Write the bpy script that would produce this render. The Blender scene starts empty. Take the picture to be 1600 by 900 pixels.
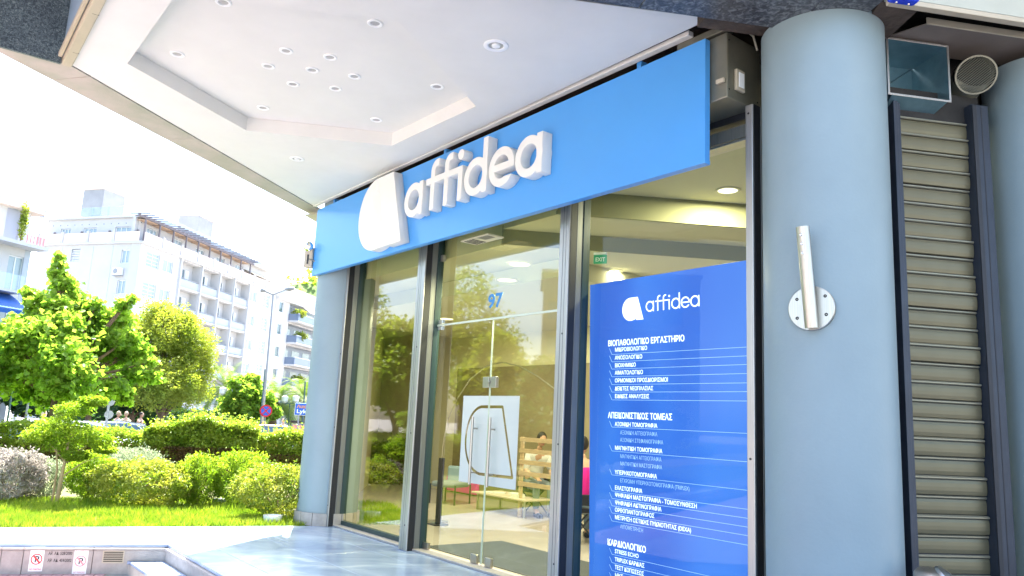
import bpy, math, random
import numpy as np
from mathutils import Matrix, Vector
S = bpy.context.scene
R = math.radians
random.seed(7); rng = np.random.default_rng(7)

# ------------------------------------------------------------------ camera
FPX, PITCH, ROLL, CAMZ = 1206.0, R(9.9227), R(2.7373), 1.5
cam_d = bpy.data.cameras.new('camera'); cam = bpy.data.objects.new('camera', cam_d)
S.collection.objects.link(cam); S.camera = cam
cam_d.sensor_width = 36.0; cam_d.lens = 36.0 * FPX / 1600.0; cam_d.clip_end = 2000; cam_d.clip_start = 0.05
cF = Vector((0, math.cos(PITCH), math.sin(PITCH))); r0 = Vector((1, 0, 0)); u0 = r0.cross(cF)
cR = r0 * math.cos(ROLL) + u0 * math.sin(ROLL); cU = -r0 * math.sin(ROLL) + u0 * math.cos(ROLL)
CP = Vector((0, 0, CAMZ))
cam.matrix_world = Matrix(((cR.x, cU.x, -cF.x, 0), (cR.y, cU.y, -cF.y, 0), (cR.z, cU.z, -cF.z, CAMZ), (0, 0, 0, 1)))
# ------------------------------------------------------------------ world, sun, exposure
SUN_AZ, SUN_EL = -12.0, 66.0
w = bpy.data.worlds.new('World'); S.world = w; w.use_nodes = True
nt = w.node_tree; bg = nt.nodes['Background']; sky = nt.nodes.new('ShaderNodeTexSky')
sky.sky_type = 'NISHITA'; sky.sun_disc = False; sky.sun_elevation = R(SUN_EL); sky.sun_rotation = R(SUN_AZ)
sky.air_density = 1.0; sky.dust_density = 2.5; sky.ozone_density = 1.0
nt.links.new(sky.outputs[0], bg.inputs[0]); bg.inputs[1].default_value = 0.15
sd = bpy.data.lights.new('sun', 'SUN'); sd.energy = 4.2; sd.angle = R(0.53); sd.color = (1, .95, .87)
sun = bpy.data.objects.new('sun', sd); S.collection.objects.link(sun)
sv = Vector((math.sin(R(SUN_AZ)) * math.cos(R(SUN_EL)), math.cos(R(SUN_AZ)) * math.cos(R(SUN_EL)), math.sin(R(SUN_EL))))
sun.rotation_euler = sv.to_track_quat('Z', 'Y').to_euler(); sun.location = (0, 0, 30)
S.view_settings.view_transform = 'Standard'; S.view_settings.look = 'None'; S.view_settings.gamma = 1
S.view_settings.exposure = 2.5
S.render.engine = 'CYCLES'
S.cycles.max_bounces = 10; S.cycles.transparent_max_bounces = 24; S.cycles.diffuse_bounces = 5
S.cycles.use_denoising = True; S.cycles.sample_clamp_indirect = 6

# ------------------------------------------------------------------ maths: pixel of the photo -> point on a real plane
def ray(x, y):
    return (cF * FPX + cR * (x - 800) - cU * (y - 450)).normalized()
def atz(x, y, z=0.0):
    d = ray(x, y); return CP + d * ((z - CP.z) / d.z)
def atd(x, y, dist):
    d = ray(x, y); return CP + d * (dist / math.hypot(d.x, d.y))
def onplane(x, y, p, n):
    d = ray(x, y); return CP + d * ((p - CP).dot(n) / d.dot(n))
def lerp(a, b, t): return a + (b - a) * t
class Frame:
    """vertical plane frame: s along, o outwards (towards the viewer's side), z up"""
    def __init__(f, p, az, side=1):
        f.p = Vector((p[0], p[1], 0)); a = R(az)
        f.s = Vector((math.sin(a), math.cos(a), 0)); f.o = f.s.cross(Vector((0, 0, 1))) * side
        f.side = side
    def P(f, s, o, z): return f.p + f.s * s + f.o * o + Vector((0, 0, z))
    def inv(f, q): d = q - f.p; return (d.dot(f.s), d.dot(f.o), q.z)
    def px(f, x, y, o=0.0): return f.inv(onplane(x, y, f.P(0, o, 0), f.o))
    def pz(f, x, y, z): return f.inv(atz(x, y, z))
    def M(f, s, o, z):
        p = f.P(s, o, z); a, b, c = f.s, Vector((0, 0, 1)), f.o
        return Matrix(((a.x, b.x, c.x, p.x), (a.y, b.y, c.y, p.y), (a.z, b.z, c.z, p.z), (0, 0, 0, 1)))
FA = Frame((-2.208, 10.985), 180 - 37.634)           # shop front: s runs from the park end to the near pillar
PC = Vector((2.192, 5.279, 0))                       # near pillar centre
FB = Frame(PC, 80.263)                               # shutter wall
HEX = None

# ------------------------------------------------------------------ materials
def mat(name, col, rough=.6, metal=0, noise=0, scale=8, bump=0, bscale=60, spec=.5, trans=0, emit=None, es=0, col2=None, stretch=None, coat=0):
    m = bpy.data.materials.new(name); m.use_nodes = True; n = m.node_tree.nodes; l = m.node_tree.links
    b = n['Principled BSDF']; b.inputs['Base Color'].default_value = (*col, 1); b.inputs['Roughness'].default_value = rough
    b.inputs['Metallic'].default_value = metal; b.inputs['Specular IOR Level'].default_value = spec; b.inputs['Coat Weight'].default_value = coat
    tc = n.new('ShaderNodeTexCoord'); mp = n.new('ShaderNodeMapping'); l.new(tc.outputs['Object'], mp.inputs[0])
    if stretch: mp.inputs['Scale'].default_value = stretch
    if noise or col2:
        t = n.new('ShaderNodeTexNoise'); t.inputs['Scale'].default_value = scale; t.inputs['Detail'].default_value = 6; t.inputs['Roughness'].default_value = .6
        l.new(mp.outputs[0], t.inputs[0]); r = n.new('ShaderNodeValToRGB'); l.new(t.outputs[0], r.inputs[0])
        c2 = col2 or tuple(min(1, c * (1 + noise)) for c in col); c1 = col if col2 else tuple(c * (1 - noise) for c in col)
        r.color_ramp.elements[0].color = (*c1, 1); r.color_ramp.elements[1].color = (*c2, 1)
        r.color_ramp.elements[0].position = .3; r.color_ramp.elements[1].position = .7
        l.new(r.outputs[0], b.inputs['Base Color'])
    if bump:
        t2 = n.new('ShaderNodeTexNoise'); t2.inputs['Scale'].default_value = bscale; t2.inputs['Detail'].default_value = 4
        l.new(mp.outputs[0], t2.inputs[0]); bp = n.new('ShaderNodeBump'); bp.inputs['Strength'].default_value = bump; bp.inputs['Distance'].default_value = .02
        l.new(t2.outputs[0], bp.inputs['Height']); l.new(bp.outputs[0], b.inputs['Normal'])
    if emit: b.inputs['Emission Color'].default_value = (*emit, 1); b.inputs['Emission Strength'].default_value = es
    return m
def leafmat(name, c1, c2, tr, k=.5, rough=.5, scale=1.2):
    m = bpy.data.materials.new(name); m.use_nodes = True; n = m.node_tree.nodes; l = m.node_tree.links
    c1 = tuple(c * .76 for c in c1); c2 = tuple(c * .76 for c in c2)
    b = n['Principled BSDF']; b.inputs['Roughness'].default_value = rough; b.inputs['Specular IOR Level'].default_value = .35
    tc = n.new('ShaderNodeTexCoord'); t = n.new('ShaderNodeTexNoise'); t.inputs['Scale'].default_value = scale; t.inputs['Detail'].default_value = 7
    t.inputs['Roughness'].default_value = .75
    l.new(tc.outputs['Object'], t.inputs[0]); r = n.new('ShaderNodeValToRGB'); l.new(t.outputs[0], r.inputs[0])
    r.color_ramp.elements[0].color = (*c1, 1); r.color_ramp.elements[1].color = (*c2, 1); r.color_ramp.elements[0].position = .36; r.color_ramp.elements[1].position = .64
    l.new(r.outputs[0], b.inputs['Base Color'])
    tb = n.new('ShaderNodeBsdfTranslucent'); mx = n.new('ShaderNodeMixShader'); mx.inputs[0].default_value = k
    hm = n.new('ShaderNodeMixRGB'); hm.blend_type = 'MULTIPLY'; hm.inputs[0].default_value = 1; hm.inputs[2].default_value = (*tr, 1); l.new(r.outputs[0], hm.inputs[1])
    l.new(hm.outputs[0], tb.inputs[0]); l.new(b.outputs[0], mx.inputs[1]); l.new(tb.outputs[0], mx.inputs[2])
    l.new(mx.outputs[0], n['Material Output'].inputs[0]); return m
def glassmat(name, tint, gain=2.0, base=.0, rough=0.0, refl=(1, 1, 1)):
    m = bpy.data.materials.new(name); m.use_nodes = True; n = m.node_tree.nodes; l = m.node_tree.links; n.remove(n['Principled BSDF'])
    tr = n.new('ShaderNodeBsdfTransparent'); tr.inputs[0].default_value = (*tint, 1)
    gl = n.new('ShaderNodeBsdfGlossy'); gl.inputs['Roughness'].default_value = rough; gl.inputs[0].default_value = (*refl, 1)
    # same reflectance whichever side of the sheet the ray meets
    ly = n.new('ShaderNodeLayerWeight'); ly.inputs[0].default_value = .5
    pw = n.new('ShaderNodeMath'); pw.operation = 'POWER'; pw.inputs[1].default_value = 5; l.new(ly.outputs['Facing'], pw.inputs[0])
    ma = n.new('ShaderNodeMath'); ma.operation = 'MULTIPLY_ADD'; ma.inputs[1].default_value = .92; ma.inputs[2].default_value = .042 * gain + base; ma.use_clamp = True
    l.new(pw.outputs[0], ma.inputs[0]); mx = n.new('ShaderNodeMixShader'); l.new(ma.outputs[0], mx.inputs[0]); l.new(tr.outputs[0], mx.inputs[1]); l.new(gl.outputs[0], mx.inputs[2])
    l.new(mx.outputs[0], n['Material Output'].inputs[0]); return m
def granite(name, c1, c2, c3, scale=55, rough=.35):
    m = mat(name, c1, rough); n = m.node_tree.nodes; l = m.node_tree.links; b = n['Principled BSDF']
    tc = n.new('ShaderNodeTexCoord'); t = n.new('ShaderNodeTexNoise'); t.inputs['Scale'].default_value = scale; t.inputs['Detail'].default_value = 5; t.inputs['Distortion'].default_value = 1.2
    l.new(tc.outputs['Object'], t.inputs[0]); r = n.new('ShaderNodeValToRGB'); l.new(t.outputs[0], r.inputs[0])
    e = r.color_ramp.elements; e[0].position = .38; e[0].color = (*c1, 1); e[1].position = .52; e[1].color = (*c2, 1); q = e.new(.68); q.color = (*c3, 1)
    t2 = n.new('ShaderNodeTexNoise'); t2.inputs['Scale'].default_value = 2.5; t2.inputs['Detail'].default_value = 4; l.new(tc.outputs['Object'], t2.inputs[0])
    mx = n.new('ShaderNodeMixRGB'); mx.blend_type = 'MULTIPLY'; mx.inputs[0].default_value = .6; l.new(r.outputs[0], mx.inputs[1]); 
    r2 = n.new('ShaderNodeValToRGB'); r2.color_ramp.elements[0].position = .3; r2.color_ramp.elements[0].color = (.5, .5, .55, 1); r2.color_ramp.elements[1].position = .7
    l.new(t2.outputs[0], r2.inputs[0]); l.new(r2.outputs[0], mx.inputs[2]); l.new(mx.outputs[0], b.inputs['Base Color']); return m
M = {}
M['ceil'] = mat('ceiling_paint', (.72, .705, .665), .8, noise=.03, scale=2, bump=.05, bscale=150)
M['beige_stone'] = mat('weathered_beige_stone', (.33, .33, .26), .7, col2=(.52, .44, .40), scale=1.6, bump=.15, bscale=80)
M['granite'] = granite('blue_grey_granite', (.035, .055, .07), (.10, .135, .16), (.25, .30, .30))
M['granite_dark'] = granite('dark_granite', (.03, .033, .042), (.08, .088, .10), (.22, .235, .24), 26)
M['cream'] = mat('cream_painted_metal', (.46, .40, .30), .45, noise=.08, scale=3)
M['lightblue'] = mat('light_blue_paint', (.24, .34, .45), .5, noise=.04, scale=1.5)
M['pillar'] = mat('pillar_blue_grey_paint', (.22, .285, .305), .42, noise=.06, scale=1.3, bump=.06, bscale=45)
M['sign'] = mat('blue_sign_metal', (.064, .305, .71), .38, noise=.04, scale=.7, coat=.15)
M['white'] = mat('white_acrylic', (.86, .86, .85), .4)
M['whitesoft'] = mat('white_letter_paint', (.75, .74, .70), .5)
M['alu'] = mat('brushed_aluminium', (.44, .43, .41), .38, .85, noise=.12, scale=5, stretch=(30, 30, .5))
M['alu_d'] = mat('grey_aluminium_jamb', (.20, .205, .195), .42, .5, noise=.12, scale=4, stretch=(20, 20, .6))
M['slot'] = mat('black_rubber_slot', (.012, .013, .018), .5)
M['gasket'] = mat('dark_green_gasket', (.02, .045, .045), .35)
M['dark'] = mat('dark_void_lining', (.02, .018, .016), .8, noise=.4, scale=6)
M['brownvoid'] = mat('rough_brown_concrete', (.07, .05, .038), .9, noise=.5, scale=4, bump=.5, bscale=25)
M['box'] = mat('galvanised_olive_box', (.22, .21, .16), .38, .6, noise=.18, scale=2.2)
M['steel'] = mat('stainless_steel', (.46, .43, .38), .33, 1, noise=.12, scale=5, stretch=(25, 25, .5))
M['chrome'] = mat('polished_chrome', (.8, .8, .8), .12, 1)
M['shutter'] = mat('champagne_aluminium_slat', (.135, .12, .07), .4, .4, noise=.08, scale=3, stretch=(1, 1, .3))
M['shutter_rail'] = mat('pale_slat_rib', (.25, .235, .17), .35, .5)
M['navy'] = mat('dark_navy_frame', (.028, .035, .05), .4, .3, noise=.2, scale=3)
M['duct'] = mat('galvanised_duct', (.22, .36, .42), .38, .8, noise=.15, scale=7)
M['spotgrey'] = mat('grey_spot_reflector', (.40, .39, .38), .5)
M['marble'] = None
M['wallbeige'] = mat('beige_interior_wall', (.60, .56, .37), .8, noise=.03, scale=1)
M['ceil_in'] = mat('interior_ceiling', (.56, .54, .38), .85)
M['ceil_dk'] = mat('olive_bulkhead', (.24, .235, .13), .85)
M['brownwall'] = mat('brown_interior_panel', (.24, .20, .12), .6, noise=.12, scale=2)
M['floor_in'] = mat('interior_floor', (.42, .37, .34), .25, noise=.06, scale=1)
M['mat_dk'] = mat('dark_entrance_mat', (.05, .055, .06), .9, noise=.2, scale=60)
M['wood'] = mat('light_pine_wood', (.55, .40, .27), .5, noise=.2, scale=6, stretch=(1, 1, 8))
M['pink'] = mat('magenta_fabric', (.80, .005, .30), .7, noise=.06, scale=8)
M['panel'] = None
M['film'] = None
M['stoolpink'] = mat('vivid_magenta_leatherette', (.85, .0, .42), .5)
M['black'] = mat('black_plastic', (.015, .015, .017), .45)
M['skin'] = mat('skin', (.55, .33, .23), .55)
M['hair'] = mat('dark_hair', (.02, .014, .01), .6)
M['shirt'] = mat('white_shirt', (.72, .72, .74), .8)
M['trousers'] = mat('grey_trousers', (.18, .22, .26), .8)
M['lilac'] = mat('lilac_shirt', (.45, .42, .6), .8)
M['green_sign'] = mat('green_exit_sign', (.02, .25, .13), .5, emit=(.05, .6, .28), es=.04)
M['lampglow'] = mat('lamp_diffuser', (.9, .88, .8), .5, emit=(1, .93, .75), es=.5)
M['blueprint'] = mat('blue_vinyl', (.04, .22, .5), .5)
M['parapet'] = mat('speckled_grey_marble', (.36, .325, .295), .6, noise=.14, scale=12, bump=.1, bscale=90)
M['paver'] = mat('pink_paver', (.36, .23, .25), .8, noise=.18, scale=20, bump=.2)
M['asphalt'] = mat('asphalt', (.06, .06, .065), .9, noise=.15, scale=30, bump=.2, bscale=120)
M['soil'] = mat('park_soil', (.16, .11, .065), .95, col2=(.14, .22, .04), scale=3, bump=.3)
M['lawnbase'] = mat('lawn_base', (.10, .19, .015), .95, col2=(.2, .3, .03), scale=5)
M['pale'] = mat('far_pavement', (.30, .28, .26), .9, noise=.1, scale=2)
M['bwall'] = mat('white_render', (.57, .565, .555), .9, noise=.03, scale=.5)
M['bwall2'] = mat('cool_grey_render', (.44, .49, .54), .9, noise=.03, scale=.5)
M['bpink'] = mat('pale_pink_parapet', (.72, .60, .52), .9)
M['bglass'] = mat('far_window_glass', (.30, .38, .40), .1, 0, spec=.9)
M['bdark'] = mat('dark_window_glass', (.06, .11, .13), .08, 0, spec=.9)
M['bframe'] = mat('white_window_frame', (.78, .8, .8), .6)
M['balcglass'] = mat('blue_grey_balcony_glass', (.16, .21, .29), .15)
M['awning'] = mat('blue_awning', (.01, .09, .33), .8, noise=.1)
M['tankgrey'] = mat('grey_white_render', (.30, .305, .31), .9, noise=.1, scale=.8)
M['pergola'] = mat('grey_pergola_timber', (.19, .17, .18), .8, noise=.15)
M['tanroof'] = mat('tan_pergola_cover', (.55, .38, .26), .8)
M['hill'] = mat('hill_green', (.10, .16, .04), .95, noise=.4, scale=.5)
M['bark'] = mat('bark', (.17, .11, .07), .9, noise=.35, scale=10, bump=.5, bscale=30)
M['pole'] = mat('grey_pole', (.30, .31, .32), .5, .3, noise=.1)
M['polegreen'] = mat('dark_green_pole', (.05, .11, .11), .5)
M['red'] = mat('sign_red', (.62, .01, .02), .5)
M['signblue'] = mat('sign_blue', (.02, .12, .55), .5)
M['orange'] = mat('sign_orange', (.85, .33, .08), .5)
M['ink'] = mat('black_ink', (.02, .015, .015), .6)
M['redfade'] = mat('faded_red_print', (.72, .30, .30), .6)
M['redprint'] = mat('red_print', (.66, .05, .04), .6)
M['carwhite'] = mat('white_car_paint', (.78, .78, .78), .25, coat=.8)
M['carsilver'] = mat('pale_blue_car_paint', (.50, .56, .62), .28, .2, coat=.8)
M['taxi'] = mat('yellow_car_paint', (.80, .55, .06), .3, coat=.8)
M['carglass'] = mat('car_window_glass', (.09, .15, .18), .06, spec=.9)
M['tyre'] = mat('tyre', (.02, .02, .02), .85)
M['mulberry'] = leafmat('broad_leaf', (.18, .37, .04), (.47, .64, .12), (1.4, 1.4, .8), .68, rough=.38)
M['feather'] = leafmat('feathery_yellow_leaf', (.24, .36, .05), (.54, .58, .12), (1.3, 1.3, .5), .5, scale=.8)
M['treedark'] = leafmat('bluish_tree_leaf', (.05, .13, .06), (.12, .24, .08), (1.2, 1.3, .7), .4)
M['hedge'] = leafmat('hedge_leaf', (.19, .33, .03), (.50, .60, .10), (1.3, 1.35, .7), .5, scale=2.6, rough=.36)
M['hedgebrown'] = leafmat('dry_hedge_twigs', (.10, .055, .025), (.24, .15, .05), (1, 1, .6), .3, scale=3)
M['shrub1'] = leafmat('bright_green_shrub', (.17, .34, .02), (.45, .57, .07), (1.3, 1.35, .6), .5, scale=3)
M['shrub2'] = leafmat('golden_shrub', (.19, .34, .03), (.58, .59, .13), (1.2, 1.2, .5), .45, scale=3.5, rough=.38)
M['silver'] = leafmat('silver_grey_shrub', (.38, .46, .30), (.52, .62, .44), (1, 1, .8), .4, scale=3)
M['deadgrey'] = leafmat('grey_lavender', (.42, .37, .32), (.74, .69, .62), (1, 1, 1), .3, scale=3)
M['grass'] = leafmat('grass_blade', (.15, .31, .02), (.45, .54, .08), (1.4, 1.4, .6), .5, scale=2.5)
M['palm'] = leafmat('palm_frond', (.10, .21, .04), (.30, .38, .07), (1.2, 1.3, .6), .4)
M['palmtrunk'] = mat('palm_trunk', (.22, .14, .09), .9, noise=.4, scale=8, bump=.6, bscale=20)
M['glass'] = glassmat('shop_glass', (.82, .86, .62), 2.5, .03, .025)
M['glass2'] = glassmat('low_reflection_pane', (.82, .87, .70), .55, .0)
M['clearglass'] = glassmat('balcony_clear_glass', (.88, .92, .95), 2)
def marble():
    m = mat('polished_grey_marble', (.5, .5, .5), .13, spec=.55); n = m.node_tree.nodes; l = m.node_tree.links; b = n['Principled BSDF']
    tc = n.new('ShaderNodeTexCoord'); mp = n.new('ShaderNodeMapping'); mp.inputs['Scale'].default_value = (1, 1.6, 1); mp.inputs['Rotation'].default_value = (0, 0, .5); l.new(tc.outputs['Object'], mp.inputs[0])
    t = n.new('ShaderNodeTexNoise'); t.inputs['Scale'].default_value = 1.1; t.inputs['Detail'].default_value = 9; t.inputs['Distortion'].default_value = 1.6; l.new(mp.outputs[0], t.inputs[0])
    r = n.new('ShaderNodeValToRGB'); l.new(t.outputs[0], r.inputs[0]); e = r.color_ramp.elements
    e[0].position = .32; e[0].color = (.23, .30, .45, 1); e[1].position = .58; e[1].color = (.33, .41, .55, 1); q = e.new(.7); q.color = (.50, .56, .64, 1)
    l.new(r.outputs[0], b.inputs['Base Color']); rr = n.new('ShaderNodeMapRange'); rr.inputs[3].default_value = .08; rr.inputs[4].default_value = .3; l.new(t.outputs[0], rr.inputs[0]); l.new(rr.outputs[0], b.inputs['Roughness']); return m
M['marble'] = marble()
def panelmat():   # backlit printed film; stretched noise varies its emission in soft upright columns
    m = mat('backlit_blue_film', (.02, .08, .42), .55, spec=.2); n = m.node_tree.nodes; l = m.node_tree.links; b = n['Principled BSDF']
    tc = n.new('ShaderNodeTexCoord'); t = n.new('ShaderNodeTexNoise'); t.inputs['Scale'].default_value = 1.3; t.inputs['Detail'].default_value = 1
    mp = n.new('ShaderNodeMapping'); mp.inputs['Scale'].default_value = (1, 1, .25); l.new(tc.outputs['Object'], mp.inputs[0]); l.new(mp.outputs[0], t.inputs[0])
    r = n.new('ShaderNodeValToRGB'); e = r.color_ramp.elements; e[0].position = .38; e[0].color = (.022, .10, .66, 1); e[1].position = .62; e[1].color = (.05, .21, .92, 1)
    l.new(t.outputs[0], r.inputs[0]); l.new(r.outputs[0], b.inputs['Emission Color']); b.inputs['Emission Strength'].default_value = .19; return m
M['panel'] = panelmat()
def filmmat():
    m = bpy.data.materials.new('frosted_film'); m.use_nodes = True; n = m.node_tree.nodes; l = m.node_tree.links; b = n['Principled BSDF']
    b.inputs['Base Color'].default_value = (.74, .77, .72, 1); b.inputs['Roughness'].default_value = .7
    t = n.new('ShaderNodeBsdfTranslucent'); t.inputs[0].default_value = (.5, .54, .52, 1); mx = n.new('ShaderNodeMixShader'); mx.inputs[0].default_value = .35
    l.new(b.outputs[0], mx.inputs[1]); l.new(t.outputs[0], mx.inputs[2]); l.new(mx.outputs[0], n['Material Output'].inputs[0]); return m
M['film'] = filmmat()

# ------------------------------------------------------------------ geometry helpers
class G:
    def __init__(g): g.v = []; g.f = []
    def add(g, vs, fs):
        k = len(g.v); g.v += [Vector(v) for v in vs]; g.f += [tuple(k + i for i in f) for f in fs]; return g
    def hexa(g, c):   # 8 corners: bottom 4 ccw then top 4
        return g.add(c, [(3, 2, 1, 0), (4, 5, 6, 7), (0, 1, 5, 4), (1, 2, 6, 5), (2, 3, 7, 6), (3, 0, 4, 7)])
    def fbox(g, F, s0, s1, o0, o1, z0, z1):
        return g.hexa([F.P(s0, o1, z0), F.P(s1, o1, z0), F.P(s1, o0, z0), F.P(s0, o0, z0), F.P(s0, o1, z1), F.P(s1, o1, z1), F.P(s1, o0, z1), F.P(s0, o0, z1)])
    def box(g, x0, x1, y0, y1, z0, z1):
        return g.hexa([(x0, y0, z0), (x1, y0, z0), (x1, y1, z0), (x0, y1, z0), (x0, y0, z1), (x1, y0, z1), (x1, y1, z1), (x0, y1, z1)])
    def prism(g, pts, z0, z1):   # pts: list of xy
        n = len(pts)
        vs = [(p[0], p[1], z0) for p in pts] + [(p[0], p[1], z1) for p in pts]
        a = sum(pts[i][0] * pts[(i + 1) % n][1] - pts[(i + 1) % n][0] * pts[i][1] for i in range(n))
        fs = [tuple(range(n))[::-1], tuple(range(n, 2 * n))] + [(i, (i + 1) % n, n + (i + 1) % n, n + i) for i in range(n)]
        if a < 0: fs = [f[::-1] for f in fs]
        return g.add(vs, fs)
    def tube(g, pts, rad, n=10, cap=True):
        pts = [Vector(p) for p in pts]; k = len(g.v); m = len(pts)
        rads = rad if isinstance(rad, (list, tuple)) else [rad] * m
        for i, p in enumerate(pts):
            t = (pts[min(i + 1, m - 1)] - pts[max(i - 1, 0)]).normalized()
            a = Vector((0, 0, 1)) if abs(t.z) < .9 else Vector((1, 0, 0)); a = t.cross(a).normalized(); b = t.cross(a)
            for j in range(n):
                an = 2 * math.pi * j / n; g.v.append(p + (a * math.cos(an) + b * math.sin(an)) * rads[i])
        for i in range(m - 1):
            for j in range(n):
                j2 = (j + 1) % n; g.f.append((k + i * n + j, k + i * n + j2, k + (i + 1) * n + j2, k + (i + 1) * n + j))
        if cap: g.f.append(tuple(k + j for j in range(n))[::-1]); g.f.append(tuple(k + (m - 1) * n + j for j in range(n)))
        return g
    def lathe(g, c, prof, n=24, ax=None):   # prof (r,h) along axis ax
        c = Vector(c); ax = Vector(ax).normalized() if ax else Vector((0, 0, 1))
        a = Vector((1, 0, 0)) if abs(ax.x) < .9 else Vector((0, 1, 0)); a = (a - ax * a.dot(ax)).normalized(); b = ax.cross(a); k = len(g.v)
        for r_, h in prof:
            for j in range(n):
                an = 2 * math.pi * j / n; g.v.append(c + ax * h + (a * math.cos(an) + b * math.sin(an)) * r_)
        for i in range(len(prof) - 1):
            for j in range(n):
                j2 = (j + 1) % n; g.f.append((k + i * n + j, k + i * n + j2, k + (i + 1) * n + j2, k + (i + 1) * n + j))
        return g
def link(o): S.collection.objects.link(o); return o
def wloc(o):
    v = Vector((0, 0, 0))
    while o is not None: v += o.location; o = o.parent
    return v
def setp(o, label=None, cat=None, group=None, kind=None):
    if label: o['label'] = label
    if cat: o['category'] = cat
    if group: o['group'] = group
    if kind: o['kind'] = kind
    return o
def thing(name, label, cat, loc, group=None, kind=None):
    o = link(bpy.data.objects.new(name, None)); o.location = loc; o.empty_display_size = .1
    return setp(o, label, cat, group, kind)
def obj(name, g, m, parent=None, smooth=False, bev=0, seg=2, **kw):
    me = bpy.data.meshes.new(name); vs = g.v
    base = wloc(parent) if parent else None; loc = Vector((0, 0, 0))
    if parent is None:
        a = np.array([tuple(v) for v in vs]); loc = Vector(((a[:, 0].min() + a[:, 0].max()) / 2, (a[:, 1].min() + a[:, 1].max()) / 2, a[:, 2].min())); base = loc
    me.from_pydata([tuple(v - base) for v in vs], [], g.f); me.update()
    if smooth:
        me.polygons.foreach_set('use_smooth', [True] * len(me.polygons)); me.set_sharp_from_angle(angle=R(38))
    for mm in (m if isinstance(m, list) else [m]): me.materials.append(mm)
    o = link(bpy.data.objects.new(name, me)); o.location = loc if parent is None else (0, 0, 0)
    if parent: o.parent = parent
    if bev:
        b = o.modifiers.new('bevel', 'BEVEL'); b.width = bev; b.segments = seg; b.limit_method = 'ANGLE'; b.angle_limit = R(40)
    return setp(o, **kw)
def npobj(name, V, Fq, m, parent=None, **kw):    # V (n,3) array, Fq (m,k) int array
    me = bpy.data.meshes.new(name); base = np.array(wloc(parent)) if parent else np.array([V[:, 0].mean(), V[:, 1].mean(), V[:, 2].min()])
    V = V - base; k = Fq.shape[1]
    me.vertices.add(len(V)); me.vertices.foreach_set('co', V.astype(np.float32).ravel())
    me.loops.add(Fq.size); me.loops.foreach_set('vertex_index', Fq.astype(np.int32).ravel())
    me.polygons.add(len(Fq)); me.polygons.foreach_set('loop_start', np.arange(0, Fq.size, k, dtype=np.int32))
    me.update(calc_edges=True); me.validate()
    for mm in (m if isinstance(m, list) else [m]): me.materials.append(mm)
    o = link(bpy.data.objects.new(name, me)); o.location = (0, 0, 0) if parent else base
    if parent: o.parent = parent
    return setp(o, **kw)
def copy_tree(o, loc=None, parent=None, rz=None):
    c = link(o.copy()); c.parent = parent
    if loc is not None: c.location = loc
    if rz is not None: c.rotation_euler.z = rz
    for ch in list(o.children): copy_tree(ch, None, c)
    return c

# ---- 2D outlines by marching squares over a signed field
def contours(fn, x0, x1, y0, y1, h):
    nx = int((x1 - x0) / h) + 2; ny = int((y1 - y0) / h) + 2
    xs = x0 + h * np.arange(nx); ys = y0 + h * np.arange(ny); X, Y = np.meshgrid(xs, ys, indexing='ij'); D = fn(X, Y)
    D = np.where(D == 0, 1e-7, D); seg = {}
    I = (D > 0)
    mixed = I[:-1, :-1].astype(int) + I[1:, :-1] + I[1:, 1:] + I[:-1, 1:]
    def pt(i, j, i2, j2):
        a, b = D[i, j], D[i2, j2]; t = a / (a - b); return (xs[i] + (xs[i2] - xs[i]) * t, ys[j] + (ys[j2] - ys[j]) * t)
    nxt = {}; P = {}
    for i, j in zip(*np.where((mixed > 0) & (mixed < 4))):
        c = [(i, j), (i + 1, j), (i + 1, j + 1), (i, j + 1)]; ed = []
        for k in range(4):
            a, b = c[k], c[(k + 1) % 4]
            if I[a] != I[b]:
                key = (a, b) if a < b else (b, a); P[key] = pt(*a, *b); ed.append((key, I[a]))
        if len(ed) == 2:
            (k1, in1), (k2, in2) = ed
            if in1: nxt[k1] = k2
            else: nxt[k2] = k1
        else:
            for q in range(4):
                if ed[q][1]: nxt[ed[q][0]] = ed[(q + 1) % 4][0]
    out = []
    while nxt:
        s = next(iter(nxt)); lp = [P[s]]; k = nxt.pop(s)
        while k != s and k in nxt: lp.append(P[k]); k = nxt.pop(k)
        if len(lp) > 6: out.append(simplify(lp, h * .22))
    return out
def simplify(p, eps):
    p = np.array(p); n = len(p); k = int(np.argmax(((p - p[0]) ** 2).sum(1)))
    def rec(a):
        if len(a) < 3: return [a[0]]
        d = a[-1] - a[0]; L = np.hypot(*d) or 1e-9; e = np.abs((a[:, 0] - a[0, 0]) * d[1] - (a[:, 1] - a[0, 1]) * d[0]) / L; i = int(np.argmax(e))
        if e[i] < eps: return [a[0]]
        return rec(a[:i + 1]) + rec(a[i:])
    q = rec(p[:k + 1]) + rec(np.vstack([p[k:], p[:1]])); return [tuple(x) for x in q]
def curve_obj(name, loops, mat_, Mx, depth, parent, bev=0.0, **kw):
    cd = bpy.data.curves.new(name, 'CURVE'); cd.dimensions = '2D'; cd.fill_mode = 'BOTH'; cd.extrude = max(depth / 2 - bev, .0002); cd.bevel_depth = bev; cd.bevel_resolution = 1
    if bev: cd.offset = -bev
    for lp in loops:
        sp = cd.splines.new('POLY'); sp.points.add(len(lp) - 1); sp.use_cyclic_u = True
        for q, p in zip(sp.points, lp): q.co = (p[0], p[1], 0, 1)
    cd.materials.append(mat_); t = bpy.data.objects.new(name, cd); me = bpy.data.meshes.new_from_object(t); bpy.data.objects.remove(t)
    me.name = name; o = link(bpy.data.objects.new(name, me))
    mw = Mx @ Matrix.Translation((0, 0, depth / 2))
    if parent: o.parent = parent; o.matrix_local = Matrix.Translation(-wloc(parent)) @ mw
    else: o.matrix_world = mw
    return setp(o, **kw)
TEXTS = []
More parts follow.
